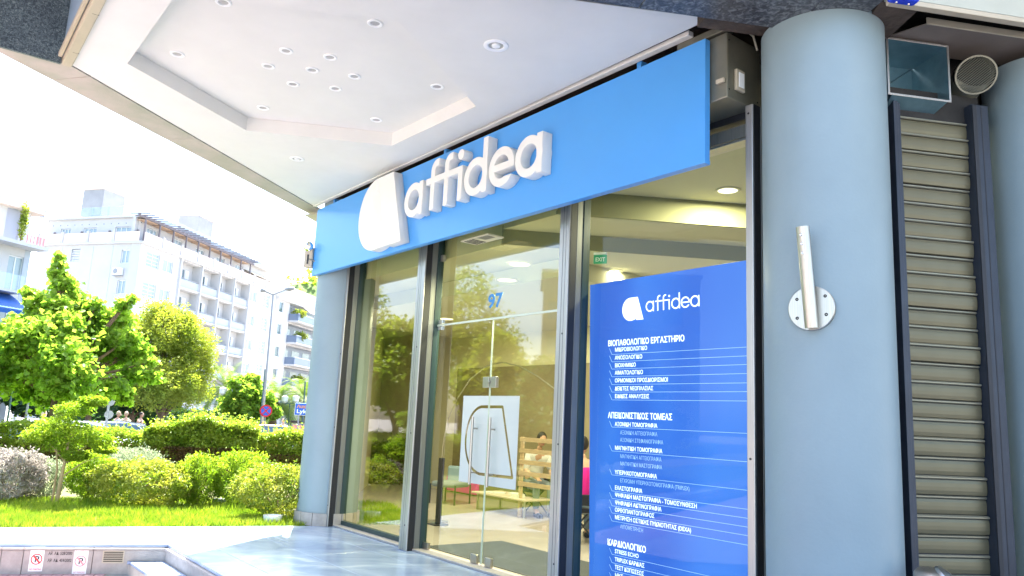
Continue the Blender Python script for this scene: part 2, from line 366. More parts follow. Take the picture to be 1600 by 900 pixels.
def text(name, s, F, s0, o, z, mat_, parent, size, width=None, bold=0.0, ext=.0006, align='LEFT', Mx=None, shear=0, **kw):
    cd = bpy.data.curves.new(name, 'FONT'); cd.body = s; cd.size = size; cd.offset = bold * size; cd.extrude = ext; cd.align_x = align; cd.shear = shear
    cd.resolution_u = 3; cd.materials.append(mat_)
    t = link(bpy.data.objects.new(name, cd)); mw = Mx if Mx is not None else F.M(s0, o, z)
    t.parent = parent; t.matrix_local = Matrix.Translation(-wloc(parent)) @ mw
    if width: TEXTS.append((t, width))
    return setp(t, **kw)
def fit_texts():
    bpy.context.view_layer.update()
    for t, wd in TEXTS:
        d = t.dimensions.x
        if d > 1e-5: t.matrix_local = t.matrix_local @ Matrix.Diagonal((wd / d, 1, 1, 1))
    TEXTS.clear()
    dg = bpy.context.evaluated_depsgraph_get()
    for t in [o for o in S.objects if o.type == 'FONT']:      # letters become plain meshes
        me = bpy.data.meshes.new_from_object(t.evaluated_get(dg)); nm = t.name; o = link(bpy.data.objects.new('tmp', me)); o.parent = t.parent; o.matrix_local = t.matrix_local
        for k_ in t.keys(): o[k_] = t[k_]
        bpy.data.objects.remove(t); o.name = nm; me.name = nm

# ================================================================== SETTING: ground, street, lawn, terrace
ST = -0.30     # near pavement level
RD = -0.95     # street level beyond the hedge
g = G().add([(-700, -300, -1.02), (700, -300, -1.02), (700, 900, -1.02), (-700, 900, -1.02)], [(0, 1, 2, 3)])
obj('ground', g, M['pale'], kind='structure')
def uv2(F, s, o): q = F.P(s, o, 0); return (q.x, q.y)
DG = 2.41                                            # terrace edge along the shop front (outward distance)
# front edge direction of the terrace on the park side
E0 = atz(267, 851, 0); E1 = atz(0, 850, 0); ed = (E1 - E0).normalized()
FE = Frame((E0.x, E0.y), math.degrees(math.atan2(-ed.x, -ed.y)))     # s: 0 at the corner, negative to the left ; o towards viewer
LW = 1.42                                            # depth of the terrace strip beside the lawn
def clip(poly, hp):   # hp: (px,py,nx,ny) keep (p-q).n>=0
    out = []
    for i in range(len(poly)):
        a, b = poly[i], poly[(i + 1) % len(poly)]; da = (a[0] - hp[0]) * hp[2] + (a[1] - hp[1]) * hp[3]; db = (b[0] - hp[0]) * hp[2] + (b[1] - hp[1]) * hp[3]
        if da >= 0: out.append(a)
        if (da >= 0) != (db >= 0): t = da / (da - db); out.append((a[0] + (b[0] - a[0]) * t, a[1] + (b[1] - a[1]) * t))
    return out
def hp(F, s, o, sd, od):   # half plane through F(s,o) keeping direction (sd,od)
    q = F.P(s, o, 0); n = F.s * sd + F.o * od; return (q.x, q.y, n.x, n.y)
terr = thing('terrace', None, None, Vector((E0.x, E0.y, -.04)), kind='structure')
base_poly = [uv2(FA, -6, -.35), uv2(FA, 12, -.35), uv2(FA, 12, DG), (E0.x, E0.y)] 
# sub base under slabs (one prism right of the corner, one strip to the left)
gA = G().prism([uv2(FA, -1.6, -.5), uv2(FA, 16, -.5), uv2(FA, 16, DG - .02), (E0.x + .012, E0.y - .0)], ST - .02, -.034)
gA.prism([uv2(FE, -40, .0 - .02), uv2(FE, -.02, -.02), uv2(FE, -.02, -1.2), uv2(FE, -40, -1.2)], ST - .02, -.036)
obj('screed', gA, mat('dark_grout', (.12, .13, .14), .9), terr)
# slabs
hpE = hp(FE, 0, 0, 0, -1); hpD = hp(FA, 0, DG, 0, 1)
LN0, LN1 = atz(0, 824), atz(385, 822); ld_ = (LN1 - LN0).normalized(); hpL = (LN0.x, LN0.y, ld_.y, -ld_.x)      # lawn edge, keeps the viewer's side
def slab(poly, top=0.0, name='slab', inset=.0018, m=None):
    if len(poly) < 3: return
    cx = sum(p[0] for p in poly) / len(poly); cy = sum(p[1] for p in poly) / len(poly)
    ar = abs(sum(poly[i][0] * poly[(i + 1) % len(poly)][1] - poly[(i + 1) % len(poly)][0] * poly[i][1] for i in range(len(poly)))) / 2
    if ar < .004: return
    k = 1 - inset / (math.sqrt(ar) / 2); pp = [(cx + (x - cx) * k, cy + (y - cy) * k) for x, y in poly]
    obj(name, G().prism(pp, -.03, top + random.uniform(-.0008, .0008)), m or M['marble'], terr, bev=.0015, seg=1)
SW, SH = .905, .742; EU = FA.inv(E0)[0]
for i in range(-3, 11):
    for j in range(-1, 5):
        s0, o0 = .57 + (i - 0) * SW - (.45 if j % 2 else 0), 1.27 - .742 * 2 + j * SH
        if o0 > DG: continue
        q = [uv2(FA, s0, o0), uv2(FA, s0 + SW, o0), uv2(FA, s0 + SW, min(o0 + SH, DG)), uv2(FA, s0, min(o0 + SH, DG))]
        q = clip(q, hp(FA, -.35, -.1, 0, 1)); q = q and clip(q, hpL)
        if not q: continue
        for q in (clip(clip(q, hp(FA, 0, 1.14, 0, -1)), hp(FA, -.39, 1.14, 1.34, -.51)) if min(FA.inv(Vector((p[0], p[1], 0)))[1] for p in q) < 1.13 else None, clip(q, hp(FA, 0, 1.14, 0, 1))) if any(FA.inv(Vector((p[0], p[1], 0)))[0] < .3 for p in q) else (q,):
            if not q or len(q) < 3: continue
            if all((p[0] - hpE[0]) * hpE[2] + (p[1] - hpE[1]) * hpE[3] >= -1e-4 or FA.inv(Vector((p[0], p[1], 0)))[0] >= EU - 1e-4 for p in q): slab(q); continue
            a_ = clip(q, hp(FA, EU, 0, 1, 0)); b_ = clip(clip(q, hp(FA, EU, 0, -1, 0)), hpE) if clip(q, hp(FA, EU, 0, -1, 0)) else None
            for q_ in (a_, b_):
                if q_ and len(q_) > 2: slab(q_)
for i in range(-22, 3):
    for j in range(2):
        s0 = i * 1.2 + (.6 if j else 0); o0 = -1.9 + j * .95
        q = [uv2(FE, s0, o0), uv2(FE, s0 + 1.2, o0), uv2(FE, s0 + 1.2, o0 + .95), uv2(FE, s0, o0 + .95)]
        q = clip(q, hpL); q = q and clip(q, hpD) ; q = q and clip(q, hpE)
        if q: slab(q)
# parapet / riser faces
par = thing('parapet_wall', 'low grey marble parapet wall edging the white terrace', 'wall', FE.P(-1, 0.02, ST))
k = 0; s = -12.0
joints = [-12.0, -9.6, -7.4, -5.2, -3.3, -1.67 - .02]
jx = [FE.px(x, 870, .02)[0] for x in (1.5, 36, 145, 204)]
js = [-14, -11.5, -9, -6.8, -4.6, -3.1] + [jx[0] - .0, jx[1], jx[2], 0.0]
js = sorted(set(round(v, 3) for v in js))
for a, b in zip(js[:-1], js[1:]):
    if b - a < .12: continue
    obj('slab', G().fbox(FE, a + .003, b - .003, 0, .02 + random.uniform(-.001, .001), ST - .02, -.062), M['parapet'], par, bev=.002, seg=1)
    obj('coping', G().fbox(FE, a + .002, b - .002, -.02, .035, -.058, -.034), M['parapet'], par, bev=.002, seg=1)
# diagonal riser towards the viewer
for a in np.arange(.62, 9, 1.1):
    obj('slab', G().fbox(FA, a + .003, a + 1.097, DG, DG + .02, ST - .02, -.062), M['parapet'], par, bev=.002, seg=1)
    obj('coping', G().fbox(FA, a + .002, a + 1.098, DG - .02, DG + .035, -.058, -.034), M['parapet'], par, bev=.002, seg=1)
# vents
vt = thing('wall_vent', 'small beige louvred vent set in the parapet wall', 'vent', FE.P(FE.px(178, 871, .02)[0], .03, -.2))
va = FE.px(161, 862, .022); vb = FE.px(193, 878, .022)
obj('frame', G().fbox(FE, va[0], vb[0], .02, .026, va[2], va[2] + .012).fbox(FE, va[0], vb[0], .02, .026, vb[2] - .012, vb[2]).fbox(FE, va[0], va[0] + .012, .0201, .0262, vb[2], va[2]).fbox(FE, vb[0] - .012, vb[0], .0201, .0262, vb[2], va[2]), M['cream'], vt)
for i in range(5):
    z = lerp(vb[2] + .004, va[2] - .006, (i + .5) / 5); obj('louvre', G().fbox(FE, va[0] + .013, vb[0] - .013, .018, .024, z - .004, z + .004), M['cream'], vt)
obj('backing', G().fbox(FE, va[0] + .013, vb[0] - .013, .0205, .021, vb[2] - .003, va[2]), M['dark'], vt)
# black opening in the diagonal riser
q0 = FA.px(325, 897, DG + .02); 
obj('riser_light', G().fbox(FA, q0[0] - .04, q0[0] + .22, DG + .021, DG + .03, -.17, -.09), M['black'], setp(thing('step_light', 'black recessed step light in the diagonal marble riser', 'lamp', FA.P(q0[0], DG + .02, -.17)))) 
# step block in the corner
SC = FA.pz(200, 876, -.17)
stp = thing('marble_step', 'white marble step in the angle below the terrace', 'step', FA.P(SC[0] + .2, DG + .3, ST))
c0 = atz(200, 876, -.17); c1 = atz(235, 900, -.17)
sdv = Vector((c1.x - c0.x, c1.y - c0.y, 0)).normalized()
pl = [(c0.x, c0.y), (c0.x + sdv.x * 3, c0.y + sdv.y * 3), uv2(FA, 5.5, DG + .03), uv2(FA, .8, DG + .03), uv2(FE, -.02, .03)]
pf = FE.inv(c0); pl.append(uv2(FE, pf[0], .03))
obj('tread', G().prism(pl, -.20, -.17), M['marble'], stp, bev=.004)
pc_ = [(sum(p[0] for p in pl) / 6), (sum(p[1] for p in pl) / 6)]
obj('riser', G().prism([(p[0] + (pc_[0] - p[0]) * .02, p[1] + (pc_[1] - p[1]) * .02) for p in pl], ST - .02, -.203), M['parapet'], stp)
# near pavement with pink pavers, road beyond
pav = thing('pavement', None, None, FE.P(-3, 1.5, ST), kind='structure')
obj('bed', G().prism([uv2(FE, -40, 0), uv2(FE, 2, 0), uv2(FA, 16, DG), uv2(FA, 16, DG + 4), uv2(FE, -6, 6), uv2(FE, -40, 6)], ST - .7, ST - .008), M['pale'], pav)
pm = bpy.data.meshes.new('paver'); hx, hy = .098, .048
pm.from_pydata([(-hx, -hy, -.02), (hx, -hy, -.02), (hx, hy, -.02), (-hx, hy, -.02), (-hx + .003, -hy + .003, 0), (hx - .003, -hy + .003, 0), (hx - .003, hy - .003, 0), (-hx + .003, hy - .003, 0)], [], [(4, 5, 6, 7), (0, 1, 5, 4), (1, 2, 6, 5), (2, 3, 7, 6), (3, 0, 4, 7)]); pm.materials.append(M['paver'])
az_e = math.atan2(FE.s.y, FE.s.x)
for i in range(28):
    for j in range(6):
        o = link(bpy.data.objects.new('paver', pm)); o.parent = pav
        p = FE.P(-3.4 + i * .203 * .5 * 1 - (.0), .08 + j * .203, ST + random.uniform(-.001, .001)); o.location = p - pav.location; o.rotation_euler.z = az_e + math.pi / 2
obj('paver_field', G().prism([uv2(FE, -40, .02), uv2(FE, -3.46, .02), uv2(FE, -3.46, 5.5), uv2(FE, -40, 5.5)], ST - .02, ST - .001), M['paver'], pav, kind='stuff')
obj('road', G().prism([uv2(FE, -60, 6), uv2(FE, -2, 6), uv2(FA, 20, DG + 4), uv2(FA, 20, 30), uv2(FE, -60, 30)], -1.0, ST - .12), mat('pale_worn_concrete_road', (.34, .32, .30), .9, noise=.12, scale=3), kind='structure')  # unseen road kept pale so it bounces light up to the canopy ceiling
# park ground: flat lawn, then sloping to the street
LE = uv2(FE, 0, -LW)
def FEl(s, o, z): q = FE.P(s, o, 0); return (q.x, q.y, z)
g = G().add([FEl(-60, -.9, -.022), FEl(1.5, -.9, -.022), FEl(4.5, -LW - 1.5, -.022), FEl(4.5, -10, -.05), FEl(-60, -10, -.05),
             FEl(4.5, -16, -.70), FEl(-60, -16, -.70), FEl(-60, -LW, -.9), FEl(1.1, -LW, -.9)], [(0, 1, 2, 3, 4), (4, 3, 5, 6), (7, 8, 1, 0)])
obj('lawn_ground', g, [M['lawnbase']], kind='structure')
obj('soil_bed', G().add([FEl(-60, -4.0, -.012), FEl(4.2, -4.0, -.012), FEl(4.2, -9.8, -.035), FEl(-60, -9.8, -.035)], [(0, 1, 2, 3)]), M['soil'], kind='structure')
obj('street', G().add([FEl(-150, -15.6, -.62), FEl(60, -15.6, -.62), FEl(90, -62, -.62), FEl(-150, -62, -.62)], [(0, 1, 2, 3)]), M['asphalt'], kind='structure')
obj('far_pavement', G().prism([FEl(-150, -62, 0)[:2], FEl(90, -62, 0)[:2], FEl(90, -72, 0)[:2], FEl(-150, -72, 0)[:2]], -1.0, -.5), M['pale'], kind='structure')

# ================================================================== CANOPY (hexagonal white ceiling with a recess)
CZ = 4.6
K2 = FA.P(-.81, .45, 0); K3 = FA.P(6.62, .53, 0); K4 = FA.P(4.64, 4.14, 0); K1 = FA.P(2.11, 4.15, 0)
can = thing('canopy', 'white hexagonal entrance canopy ceiling with recessed centre over the terrace', 'canopy', FA.P(3, 2.2, CZ))
rec = [(2.52, 3.76), (1.62, 2.34), (2.38, .91), (4.0, .86), (4.93, 2.28), (4.13, 3.75)]
rp = [FA.P(a, b, 0) for a, b in rec]
outer = [K1, K2, K3, K4]
def ring_mesh(outer, inner, z, zt):   # annulus bottom face + inner wall up + cap
    g = G(); no, ni = len(outer), len(inner)
    vs = [(p.x, p.y, z) for p in outer] + [(p.x, p.y, z) for p in inner] + [(p.x, p.y, zt) for p in inner]
    return vs
ov = [(p.x, p.y) for p in outer]; iv = [(p.x, p.y) for p in rp]
# bottom annulus in quads/tris: corners order K1(left near) K2(far left) K3(far right) K4(near right)
vs = [(x, y, CZ) for x, y in ov] + [(x, y, CZ) for x, y in iv]
fs = [(0, 1, 5, 4), (1, 6, 5), (1, 2, 7, 6), (2, 8, 7), (2, 3, 9, 8), (3, 0, 4, 9)]
gc = G().add(vs, fs)
vs2 = [(x, y, CZ) for x, y in iv] + [(x, y, CZ + .155) for x, y in iv]
gc.add(vs2, [(i, (i + 1) % 6, 6 + (i + 1) % 6, 6 + i) for i in range(6)] + [(6, 7, 8, 9, 10, 11)])
obj('ceiling_panel', gc, M['ceil'], can)
# thin edge strip by the sign with its hairline joint
e0 = FA.P(-.86, .435, 0)
obj('edge_trim', G().fbox(FA, -.80, 6.36, .415, .475, CZ - .012, CZ + .03), M['ceil'], can, bev=.003)
# downlights: thing each
def downlight(p, z, rad, label, grp, glow=False):
    t = thing('ceiling_downlight', label, 'ceiling light', Vector((p[0], p[1], z)), grp)
    obj('trim', G().lathe((p[0], p[1], z), [(rad, .001), (rad, -.004), (rad * .93, -.007), (rad * .68, -.005), (rad * .6, .0)], 28), M['white'], t, smooth=True)
    if glow: obj('diffuser', G().lathe((p[0], p[1], z), [(rad * .66, -.003), (0.001, -.003)], 24), M['lampglow'], t)
    else:
        obj('reflector', G().lathe((p[0], p[1], z), [(rad * .6, .0), (rad * .5, .045), (rad * .3, .05)], 28), M['alu'], t, smooth=True)
        obj('bulb', G().lathe((p[0], p[1], z), [(rad * .32, .05), (rad * .3, .03), (.001, .026)], 20), M['white'], t, smooth=True)
    return t
where = {(447, 79): 'upper left of the seven centre spots', (516, 89): 'upper right of the seven centre spots', (419, 103): 'far left of the seven centre spots', (488, 109): 'middle of the seven centre spots',
         (554, 119): 'far right of the seven centre spots', (458, 131): 'lower left of the seven centre spots', (524, 138): 'lower right of the seven centre spots',
         (349, 3): 'near the top edge of the photo, inside the recess', (277, 84): 'in the leftmost corner of the recess', (586, 36): 'in the near right corner of the recess',
         (411, 168): 'in the far left corner of the recess', (683, 135): 'in the rightmost corner of the recess', (588, 187): 'in the far corner of the recess nearest the sign logo'}
# holes behind the fittings: the recess ceiling is drilled
lights = [(x, y, CZ + .155, .062 if 'seven' in wh else .066, 'small white canopy spot, ' + wh, 'small spots in the canopy recess') for (x, y), wh in where.items()]
lights += [(775, 71, CZ, .105, 'large silver downlight on the lower canopy ceiling, near right of the recess', None), (464, 248, CZ, .09, 'white downlight on the lower canopy ceiling, far left above the park', None)]
for x, y, z, rad, lb, gp in lights:
    p = atz(x, y, z)
    # fitting hangs 5 cm proud inside its own hole: cut is modelled as the reflector cup set below the sheet
    t = thing('ceiling_downlight', lb, 'ceiling light', p, gp)
    obj('trim', G().lathe(p, [(rad, .0), (rad, -.006), (rad * .92, -.010), (rad * .66, -.008), (rad * .60, -.002)], 28), M['white'], t, smooth=True)
    obj('reflector', G().lathe(p, [(rad * .60, -.002), (rad * .42, -.0012), (.001, -.001)], 24), M['spotgrey'] if rad < .1 else M['alu'], t, smooth=True)
    if rad > .08: obj('bulb', G().lathe(p, [(rad * .36, -.001), (rad * .33, -.012), (rad * .1, -.018), (.001, -.018)], 20), M['white'], t, smooth=True)

# beige stone soffit slabs along the park side and its fascia
sof = thing('stone_soffit', 'stained beige stone soffit strip along the outer edge of the canopy', 'soffit', (K1 + K2) / 2 + Vector((0, 0, CZ)))
O0 = atz(0, 82.8, CZ - .01); O1 = atz(475, 330, CZ - .01); od = (O1 - O0).normalized(); od.z = 0
I0 = K1 + (K2 - K1).normalized() * -.05; idr = (K2 - K1).normalized()
nrm = Vector((od.y, -od.x, 0))
def onO(t): return O0 + od * t
def onI(t): # perpendicular-ish partner on inner line (offset 8 mm gap)
    q = O0 + od * t; a = q; d = nrm
    den = d.x * idr.y - d.y * idr.x; r_ = K1 - a; tt = (r_.x * idr.y - r_.y * idr.x) / den
    return a + d * (tt - .010)
jt = []
for (x, y) in ((84, 125), (264, 219)):
    q = atz(x, y, CZ - .01); jt.append((q - O0).dot(od))
jt = [-6.0, -3.2, -.9 if False else -1.2] + jt + [jt[1] + 2.55, (O1 - O0).length + .25]
for a, b in zip(jt[:-1], jt[1:]):
    pts = [onO(a + .004), onO(b - .004), onI(b - .004), onI(a + .004)]
    pp_ = clip([(p.x, p.y) for p in pts], hp(FA, 2.098, 0, -1, 0))
    if len(pp_) > 2: obj('slab', G().prism(pp_, CZ - .01, CZ + .03), M['beige_stone'], sof, bev=.003, seg=1)
pts = [onO(-6) - nrm * .0, onO(jt[-1]), onO(jt[-1]) + nrm * .06, onO(-6) + nrm * .06]
obj('fascia', G().prism([(p.x, p.y) for p in pts], CZ + .033, CZ + .9), M['beige_stone'], sof)
# granite wall block at the near left corner, standing above the soffit
gw = thing('granite_fascia', 'blue grey granite clad wall end at the top left corner of the canopy', 'wall', FA.P(2.1, 4.8, CZ))
cp_ = clip([uv2(FA, .9, 4.24), uv2(FA, 2.10, 4.24), uv2(FA, 2.10, 9), uv2(FA, .9, 9)], (O0.x + nrm.x * .03, O0.y + nrm.y * .03, nrm.x, nrm.y))
obj('cladding', G().prism(cp_, CZ + .035, CZ + 2.2), M['granite'], gw, bev=.004)
cp2 = clip([uv2(FA, 2.07, 4.24), uv2(FA, 2.101, 4.24), uv2(FA, 2.101, 9), uv2(FA, 2.07, 9)], (O0.x + nrm.x * .03, O0.y + nrm.y * .03, nrm.x, nrm.y))
obj('cladding_foot', G().prism(cp2, CZ - .012, CZ + .034), M['granite'], gw)
# light-blue fascia + cream channels along the near left edge
nf = thing('canopy_fascia', 'light blue canopy fascia with cream metal channel along its bottom edge', 'fascia', FA.P(3.4, 4.2, CZ))
obj('face', G().fbox(FA, 2.103, 4.66, 4.17, 4.24, CZ + .06, CZ + 2.0), M['lightblue'], nf)
obj('channel', G().fbox(FA, 2.12, 4.66, 4.15, 4.235, CZ - .035, CZ + .056), M['cream'], nf, bev=.01)
obj('lip', G().fbox(FA, 2.15, 4.66, 4.243, 4.275, CZ + .03, CZ + .075), M['cream'], nf, bev=.004)
for i in range(5): obj('bracket', G().fbox(FA, 2.5 + i * .9, 2.502 + i * .9, 4.149, 4.20, CZ - .037, CZ + .03), M['alu_d'], nf)
# granite beam on the near right side
GZ = 4.4
b0 = atz(1113, 30, GZ); b1 = b0 + Vector((math.sin(R(80)), math.cos(R(80)), 0)); FG = Frame(b0, 80.0)
gb = thing('granite_beam', 'dark grey granite clad beam crossing above the near pillar', 'beam', FG.P(0, .25, GZ))
gs = [-5.2, -3.9, -2.6, FG.pz(1003, 6, GZ)[0], FG.pz(1003, 6, GZ)[0] + 1.15, FG.pz(1376, 5, GZ)[0]]
gs = sorted(gs)
for a, b in zip(gs[:-1], gs[1:]):
    if b - a > .1: obj('slab', G().fbox(FG, a + .003, b - .003, .0, .58, GZ, GZ + .24), M['granite_dark'], gb, bev=.003, seg=1)
obj('core', G().fbox(FG, -5.2, gs[-1] - .01, .02, .56, GZ + .25, GZ + 2.0), M['granite_dark'], gb)
# dark void above sign, upper building mass
void = thing('ceiling_void', 'dark rough concrete void above the blue sign and the metal box', 'recess', FA.P(3, 0, 4.7))
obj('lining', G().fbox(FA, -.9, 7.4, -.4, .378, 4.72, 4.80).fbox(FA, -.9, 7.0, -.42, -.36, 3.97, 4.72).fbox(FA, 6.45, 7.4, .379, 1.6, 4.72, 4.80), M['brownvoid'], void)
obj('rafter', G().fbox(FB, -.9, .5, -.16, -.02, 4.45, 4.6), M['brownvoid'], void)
bm = thing('upper_building', 'upper storeys of the corner building resting on the canopy', 'building', FA.P(5, 0, CZ))
up = [onO(-6) + nrm * .07, onO(jt[-1]) + nrm * .07, FA.P(-1.2, -8, 0), FA.P(14, -12, 0), FA.P(14, 1, 0), FG.P(8, .56, 0), FG.P(-5.0, .56, 0)]
obj('wall', G().prism([(p.x, p.y) for p in up], CZ + .93, 16), M['bwall'], bm)

# ================================================================== PILLARS
RADP = .4225
def pillar(c, ztop, label, basez=True):
    t = thing('pillar', label, 'pillar', Vector((c[0], c[1], 0)), 'round pillars of the corner building')
    obj('shaft', G().lathe((c[0], c[1], 0), [(RADP, .16 if basez else 0), (RADP, ztop)], 96), M['pillar'], t, smooth=True)
    n = 14
    for i in range(n):
        a0, a1 = 2 * math.pi * i / n + .008, 2 * math.pi * (i + 1) / n - .008; r1, r2 = RADP + .032, RADP + .003; pts = []
        for q in range(5): a = lerp(a0, a1, q / 4); pts.append((c[0] + r1 * math.cos(a), c[1] + r1 * math.sin(a)))
        for q in range(5): a = lerp(a1, a0, q / 4); pts.append((c[0] + r2 * math.cos(a), c[1] + r2 * math.sin(a)))
        obj('skirting_tile', G().prism(pts, .0, .165 + random.uniform(-.002, .002)), M['parapet'], t)
    return t
aL = math.atan2(ray(463, 800).x, ray(463, 800).y)
dL = 11.62; aC = aL + math.asin(RADP / dL); PL = Vector((dL * math.sin(aC), dL * math.cos(aC), 0))
pillar(PL, CZ + .02, 'round pale blue pillar at the far park end of the shop front')
pillar(PC, GZ + .02, 'round blue grey pillar in the foreground carrying the steel flag holder')
s2 = ray(1554, 500); a2 = math.atan2(s2.x, s2.y)
for s in np.arange(1.4, 3, .01):
    q = FB.P(s, 0, 0); d = math.hypot(q.x, q.y)
    if math.atan2(q.x, q.y) - math.asin(RADP / d) > a2: break
P2 = q; pillar(P2, 4.36, 'round blue grey pillar cut off by the right edge of the photo')

# ================================================================== SHOP FRONT
sf = thing('shop_front', 'glazed aluminium shop front with blue signboard between two round pillars', 'shop front', FA.P(3.3, 0, 0))
TOPZ = 3.99
posts = [(-.099, -.015), (1.909, 2.085), (4.551, 4.694), (6.665, 6.731)]
for i, (a, b) in enumerate(posts):
    obj('post', G().fbox(FA, a, b, .075, .17, .0, TOPZ), M['alu'], sf, bev=.006)
    gg = G()
    obj('guide_slot', G().fbox(FA, b + .0005, b + .004, .078, .155, .002, TOPZ - .002), M['slot'], sf)
    if b - a > .1:
        obj('groove', G().fbox(FA, a + .055, a + .062, .1701, .1715, .01, TOPZ), M['alu_d'], sf); obj('groove', G().fbox(FA, a + .095, a + .10, .1701, .1715, .01, TOPZ), M['alu_d'], sf)
    obj('jamb', G().fbox(FA, a + .01, b + .006, .0, .0745, .0, TOPZ), M['alu_d'], sf, bev=.003)
    obj('glazing_bead', G().fbox(FA, a - .012, b + .014, -.09, -.0005, .0, TOPZ), M['gasket'], sf, bev=.004)
    for z in (.28, 1.33, 3.92 if i == 3 else 2.35):
        c = FA.P(a + (b - a) * (.62 if i != 3 else .45), .1715, z); obj('screw', G().lathe(c, [(.009, -.002), (.009, .001), (.001, .0015)], 12, ax=FA.o), M['black'], sf)
# sill, heads, glazing
obj('sill', G().fbox(FA, -.2, 6.9, -.14, .09, .001, .022), M['parapet'], sf, bev=.004)
for a, b in ((-.001, 1.897), (4.708, 6.653)):
    obj('bottom_rail', G().fbox(FA, a, b, -.085, -.02, .023, .075), M['gasket'], sf, bev=.004)
obj('head', G().fbox(FA, -.1, 6.73, -.02, .072, 3.935, TOPZ), M['slot'], sf)
obj('head_rail', G().fbox(FA, 4.70, 6.66, -.02, .05, 3.80, 3.905), M['alu_d'], sf, bev=.004)
obj('head_rail', G().fbox(FA, 4.70, 6.66, -.02, .065, 3.765, 3.785), M['alu'], sf, bev=.002)
for a, b, nm in ((.0, 1.90, 'window_pane'), (4.705, 6.655, 'window_pane')):
    obj(nm, G().add([FA.P(a, -.055, .07), FA.P(b, -.055, .07), FA.P(b, -.055, 3.76), FA.P(a, -.055, 3.76)], [(0, 1, 2, 3)]), M['glass'] if a < 1 else M['glass2'], sf)
obj('transom_light', G().add([FA.P(2.10, -.055, 2.64), FA.P(4.54, -.055, 2.64), FA.P(4.54, -.055, 3.93), FA.P(2.10, -.055, 3.93)], [(0, 1, 2, 3)]), M['glass'], sf)
edge = mat('green_glass_edge', (.55, .62, .50), .2)
obj('glass_edge', G().fbox(FA, 2.10, 4.54, -.061, -.049, 2.615, 2.638), edge, sf)
text('street_number', '97', FA, 3.12, -.0535, 2.755, M['blueprint'], sf, .215, width=.27, bold=.03)
for a, b in ((2.11, 3.236), (3.246, 4.535)):
    lf = obj('door_leaf', G().add([FA.P(a, -.055, .035), FA.P(b, -.055, .035), FA.P(b, -.055, 2.612), FA.P(a, -.055, 2.612)], [(0, 1, 2, 3)]), M['glass'], sf)
    e = b if a < 3 else a
    obj('glass_edge', G().fbox(FA, (e - .004) if a < 3 else e - .001, (e + .001) if a < 3 else e + .004, -.061, -.049, .035, 2.61), edge, lf)
    h = 3.045 if a < 3 else 3.365
    hd = obj('handle', G().tube([FA.P(h, .015, .83), FA.P(h, .015, 1.55)], .0155, 14), M['steel'], lf, smooth=True)
    for z in (.955, 1.425): obj('standoff', G().tube([FA.P(h + .0, .01, z), FA.P(h + .0, -.054, z)], .009, 10), M['steel'], lf, smooth=True)
    hx_ = 3.12 if a < 3 else 3.375
    obj('hinge_plate', G().fbox(FA, hx_ - .05, hx_ + .05, -.075, -.035, .026, .115), M['steel'], lf, bev=.003)
    obj('lock', G().fbox(FA, 3.125 if a < 3 else 3.25, 3.232 if a < 3 else 3.365, -.075, -.035, 1.868, 1.985), M['steel'], lf, bev=.003)
obj('lock_knob', G().lathe(FA.P(3.245, -.034, 1.93), [(.022, 0), (.022, .012), (.001, .014)], 16, ax=FA.o), M['steel'], sf, smooth=True)
obj('hinge_plate', G().fbox(FA, 2.10, 2.21, -.075, -.035, .026, .095), M['steel'], sf, bev=.003)
obj('sill_bolt', G().fbox(FA, 1.72, 1.86, -.018, .0, .024, .04), M['chrome'], sf, bev=.003)
for a, b in ((2.12, 2.225), (4.45, 4.54)):
    obj('patch_fitting', G().fbox(FA, a, b, -.075, -.035, 2.642, 2.695), M['chrome'], sf, bev=.003); obj('patch_fitting', G().fbox(FA, a, b, -.075, -.035, 2.565, 2.612), M['chrome'], sf, bev=.003)
obj('hinge_plate', G().fbox(FA, 2.11, 2.16, -.08, -.03, 3.42, 3.50), M['alu'], sf)
# letters --------------------------------------------------
def dring(X, Y, cx, cy, r, t): return t / 2 - np.abs(np.hypot(X - cx, Y - cy) - (r - t / 2))
def dbox(X, Y, x0, x1, y0, y1): return np.minimum(np.minimum(X - x0, x1 - X), np.minimum(Y - y0, y1 - Y))
def U(*a):
    r = a[0]
    for q in a[1:]: r = np.maximum(r, q)
    return r
def A_(cx, t, sx, th=1): return lambda X, Y: U(dring(X, Y, cx, .20, .207, t), dbox(X, Y, sx - t * .95, sx, 0.0, .40))
def D_(cx, t, sx): return lambda X, Y: U(dring(X, Y, cx, .20, .207, t), dbox(X, Y, sx - t * .95, sx, 0.0, .59))
def E_(cx, t):
    def f(X, Y):
        ring = dring(X, Y, cx, .20, .207, t); bar = np.minimum(dbox(X, Y, cx - .2, cx + .2, .20 - t * .42, .20 + t * .42), .2 - np.hypot(X - cx, Y - .2))
        ang = np.arctan2(Y - .2, X - cx)
        gap = dbox(X, Y, cx, cx + .3, .2 - t * .42 - .075, .2 - t * .42)
        return U(np.minimum(ring, -gap), bar)
    return f
def F_(x, t):
    def f(X, Y):
        st = dbox(X, Y, x, x + t * .95, 0, .46); cx = x + .125; r = .125
        hk = np.minimum(t * .475 - np.abs(np.hypot(X - cx, Y - .46) - (r - t * .475)), np.minimum(Y - .46 + 1e-4, cx + .025 - X))
        return U(st, hk, dbox(X, Y, cx - .001, cx + .03, .585 - t * .95, .585))
    return f
def Gf(x, t):
    f1, f2 = F_(2.78, t), F_(3.06, t)
    return lambda X, Y: U(f1(X + x, Y), f2(X + x, Y), dbox(X + x, Y, 3.335, 3.335 + t * .95, 0, .385), dbox(X + x, Y, 2.68, 3.335 + t * .95, .385 - t * .85, .385))
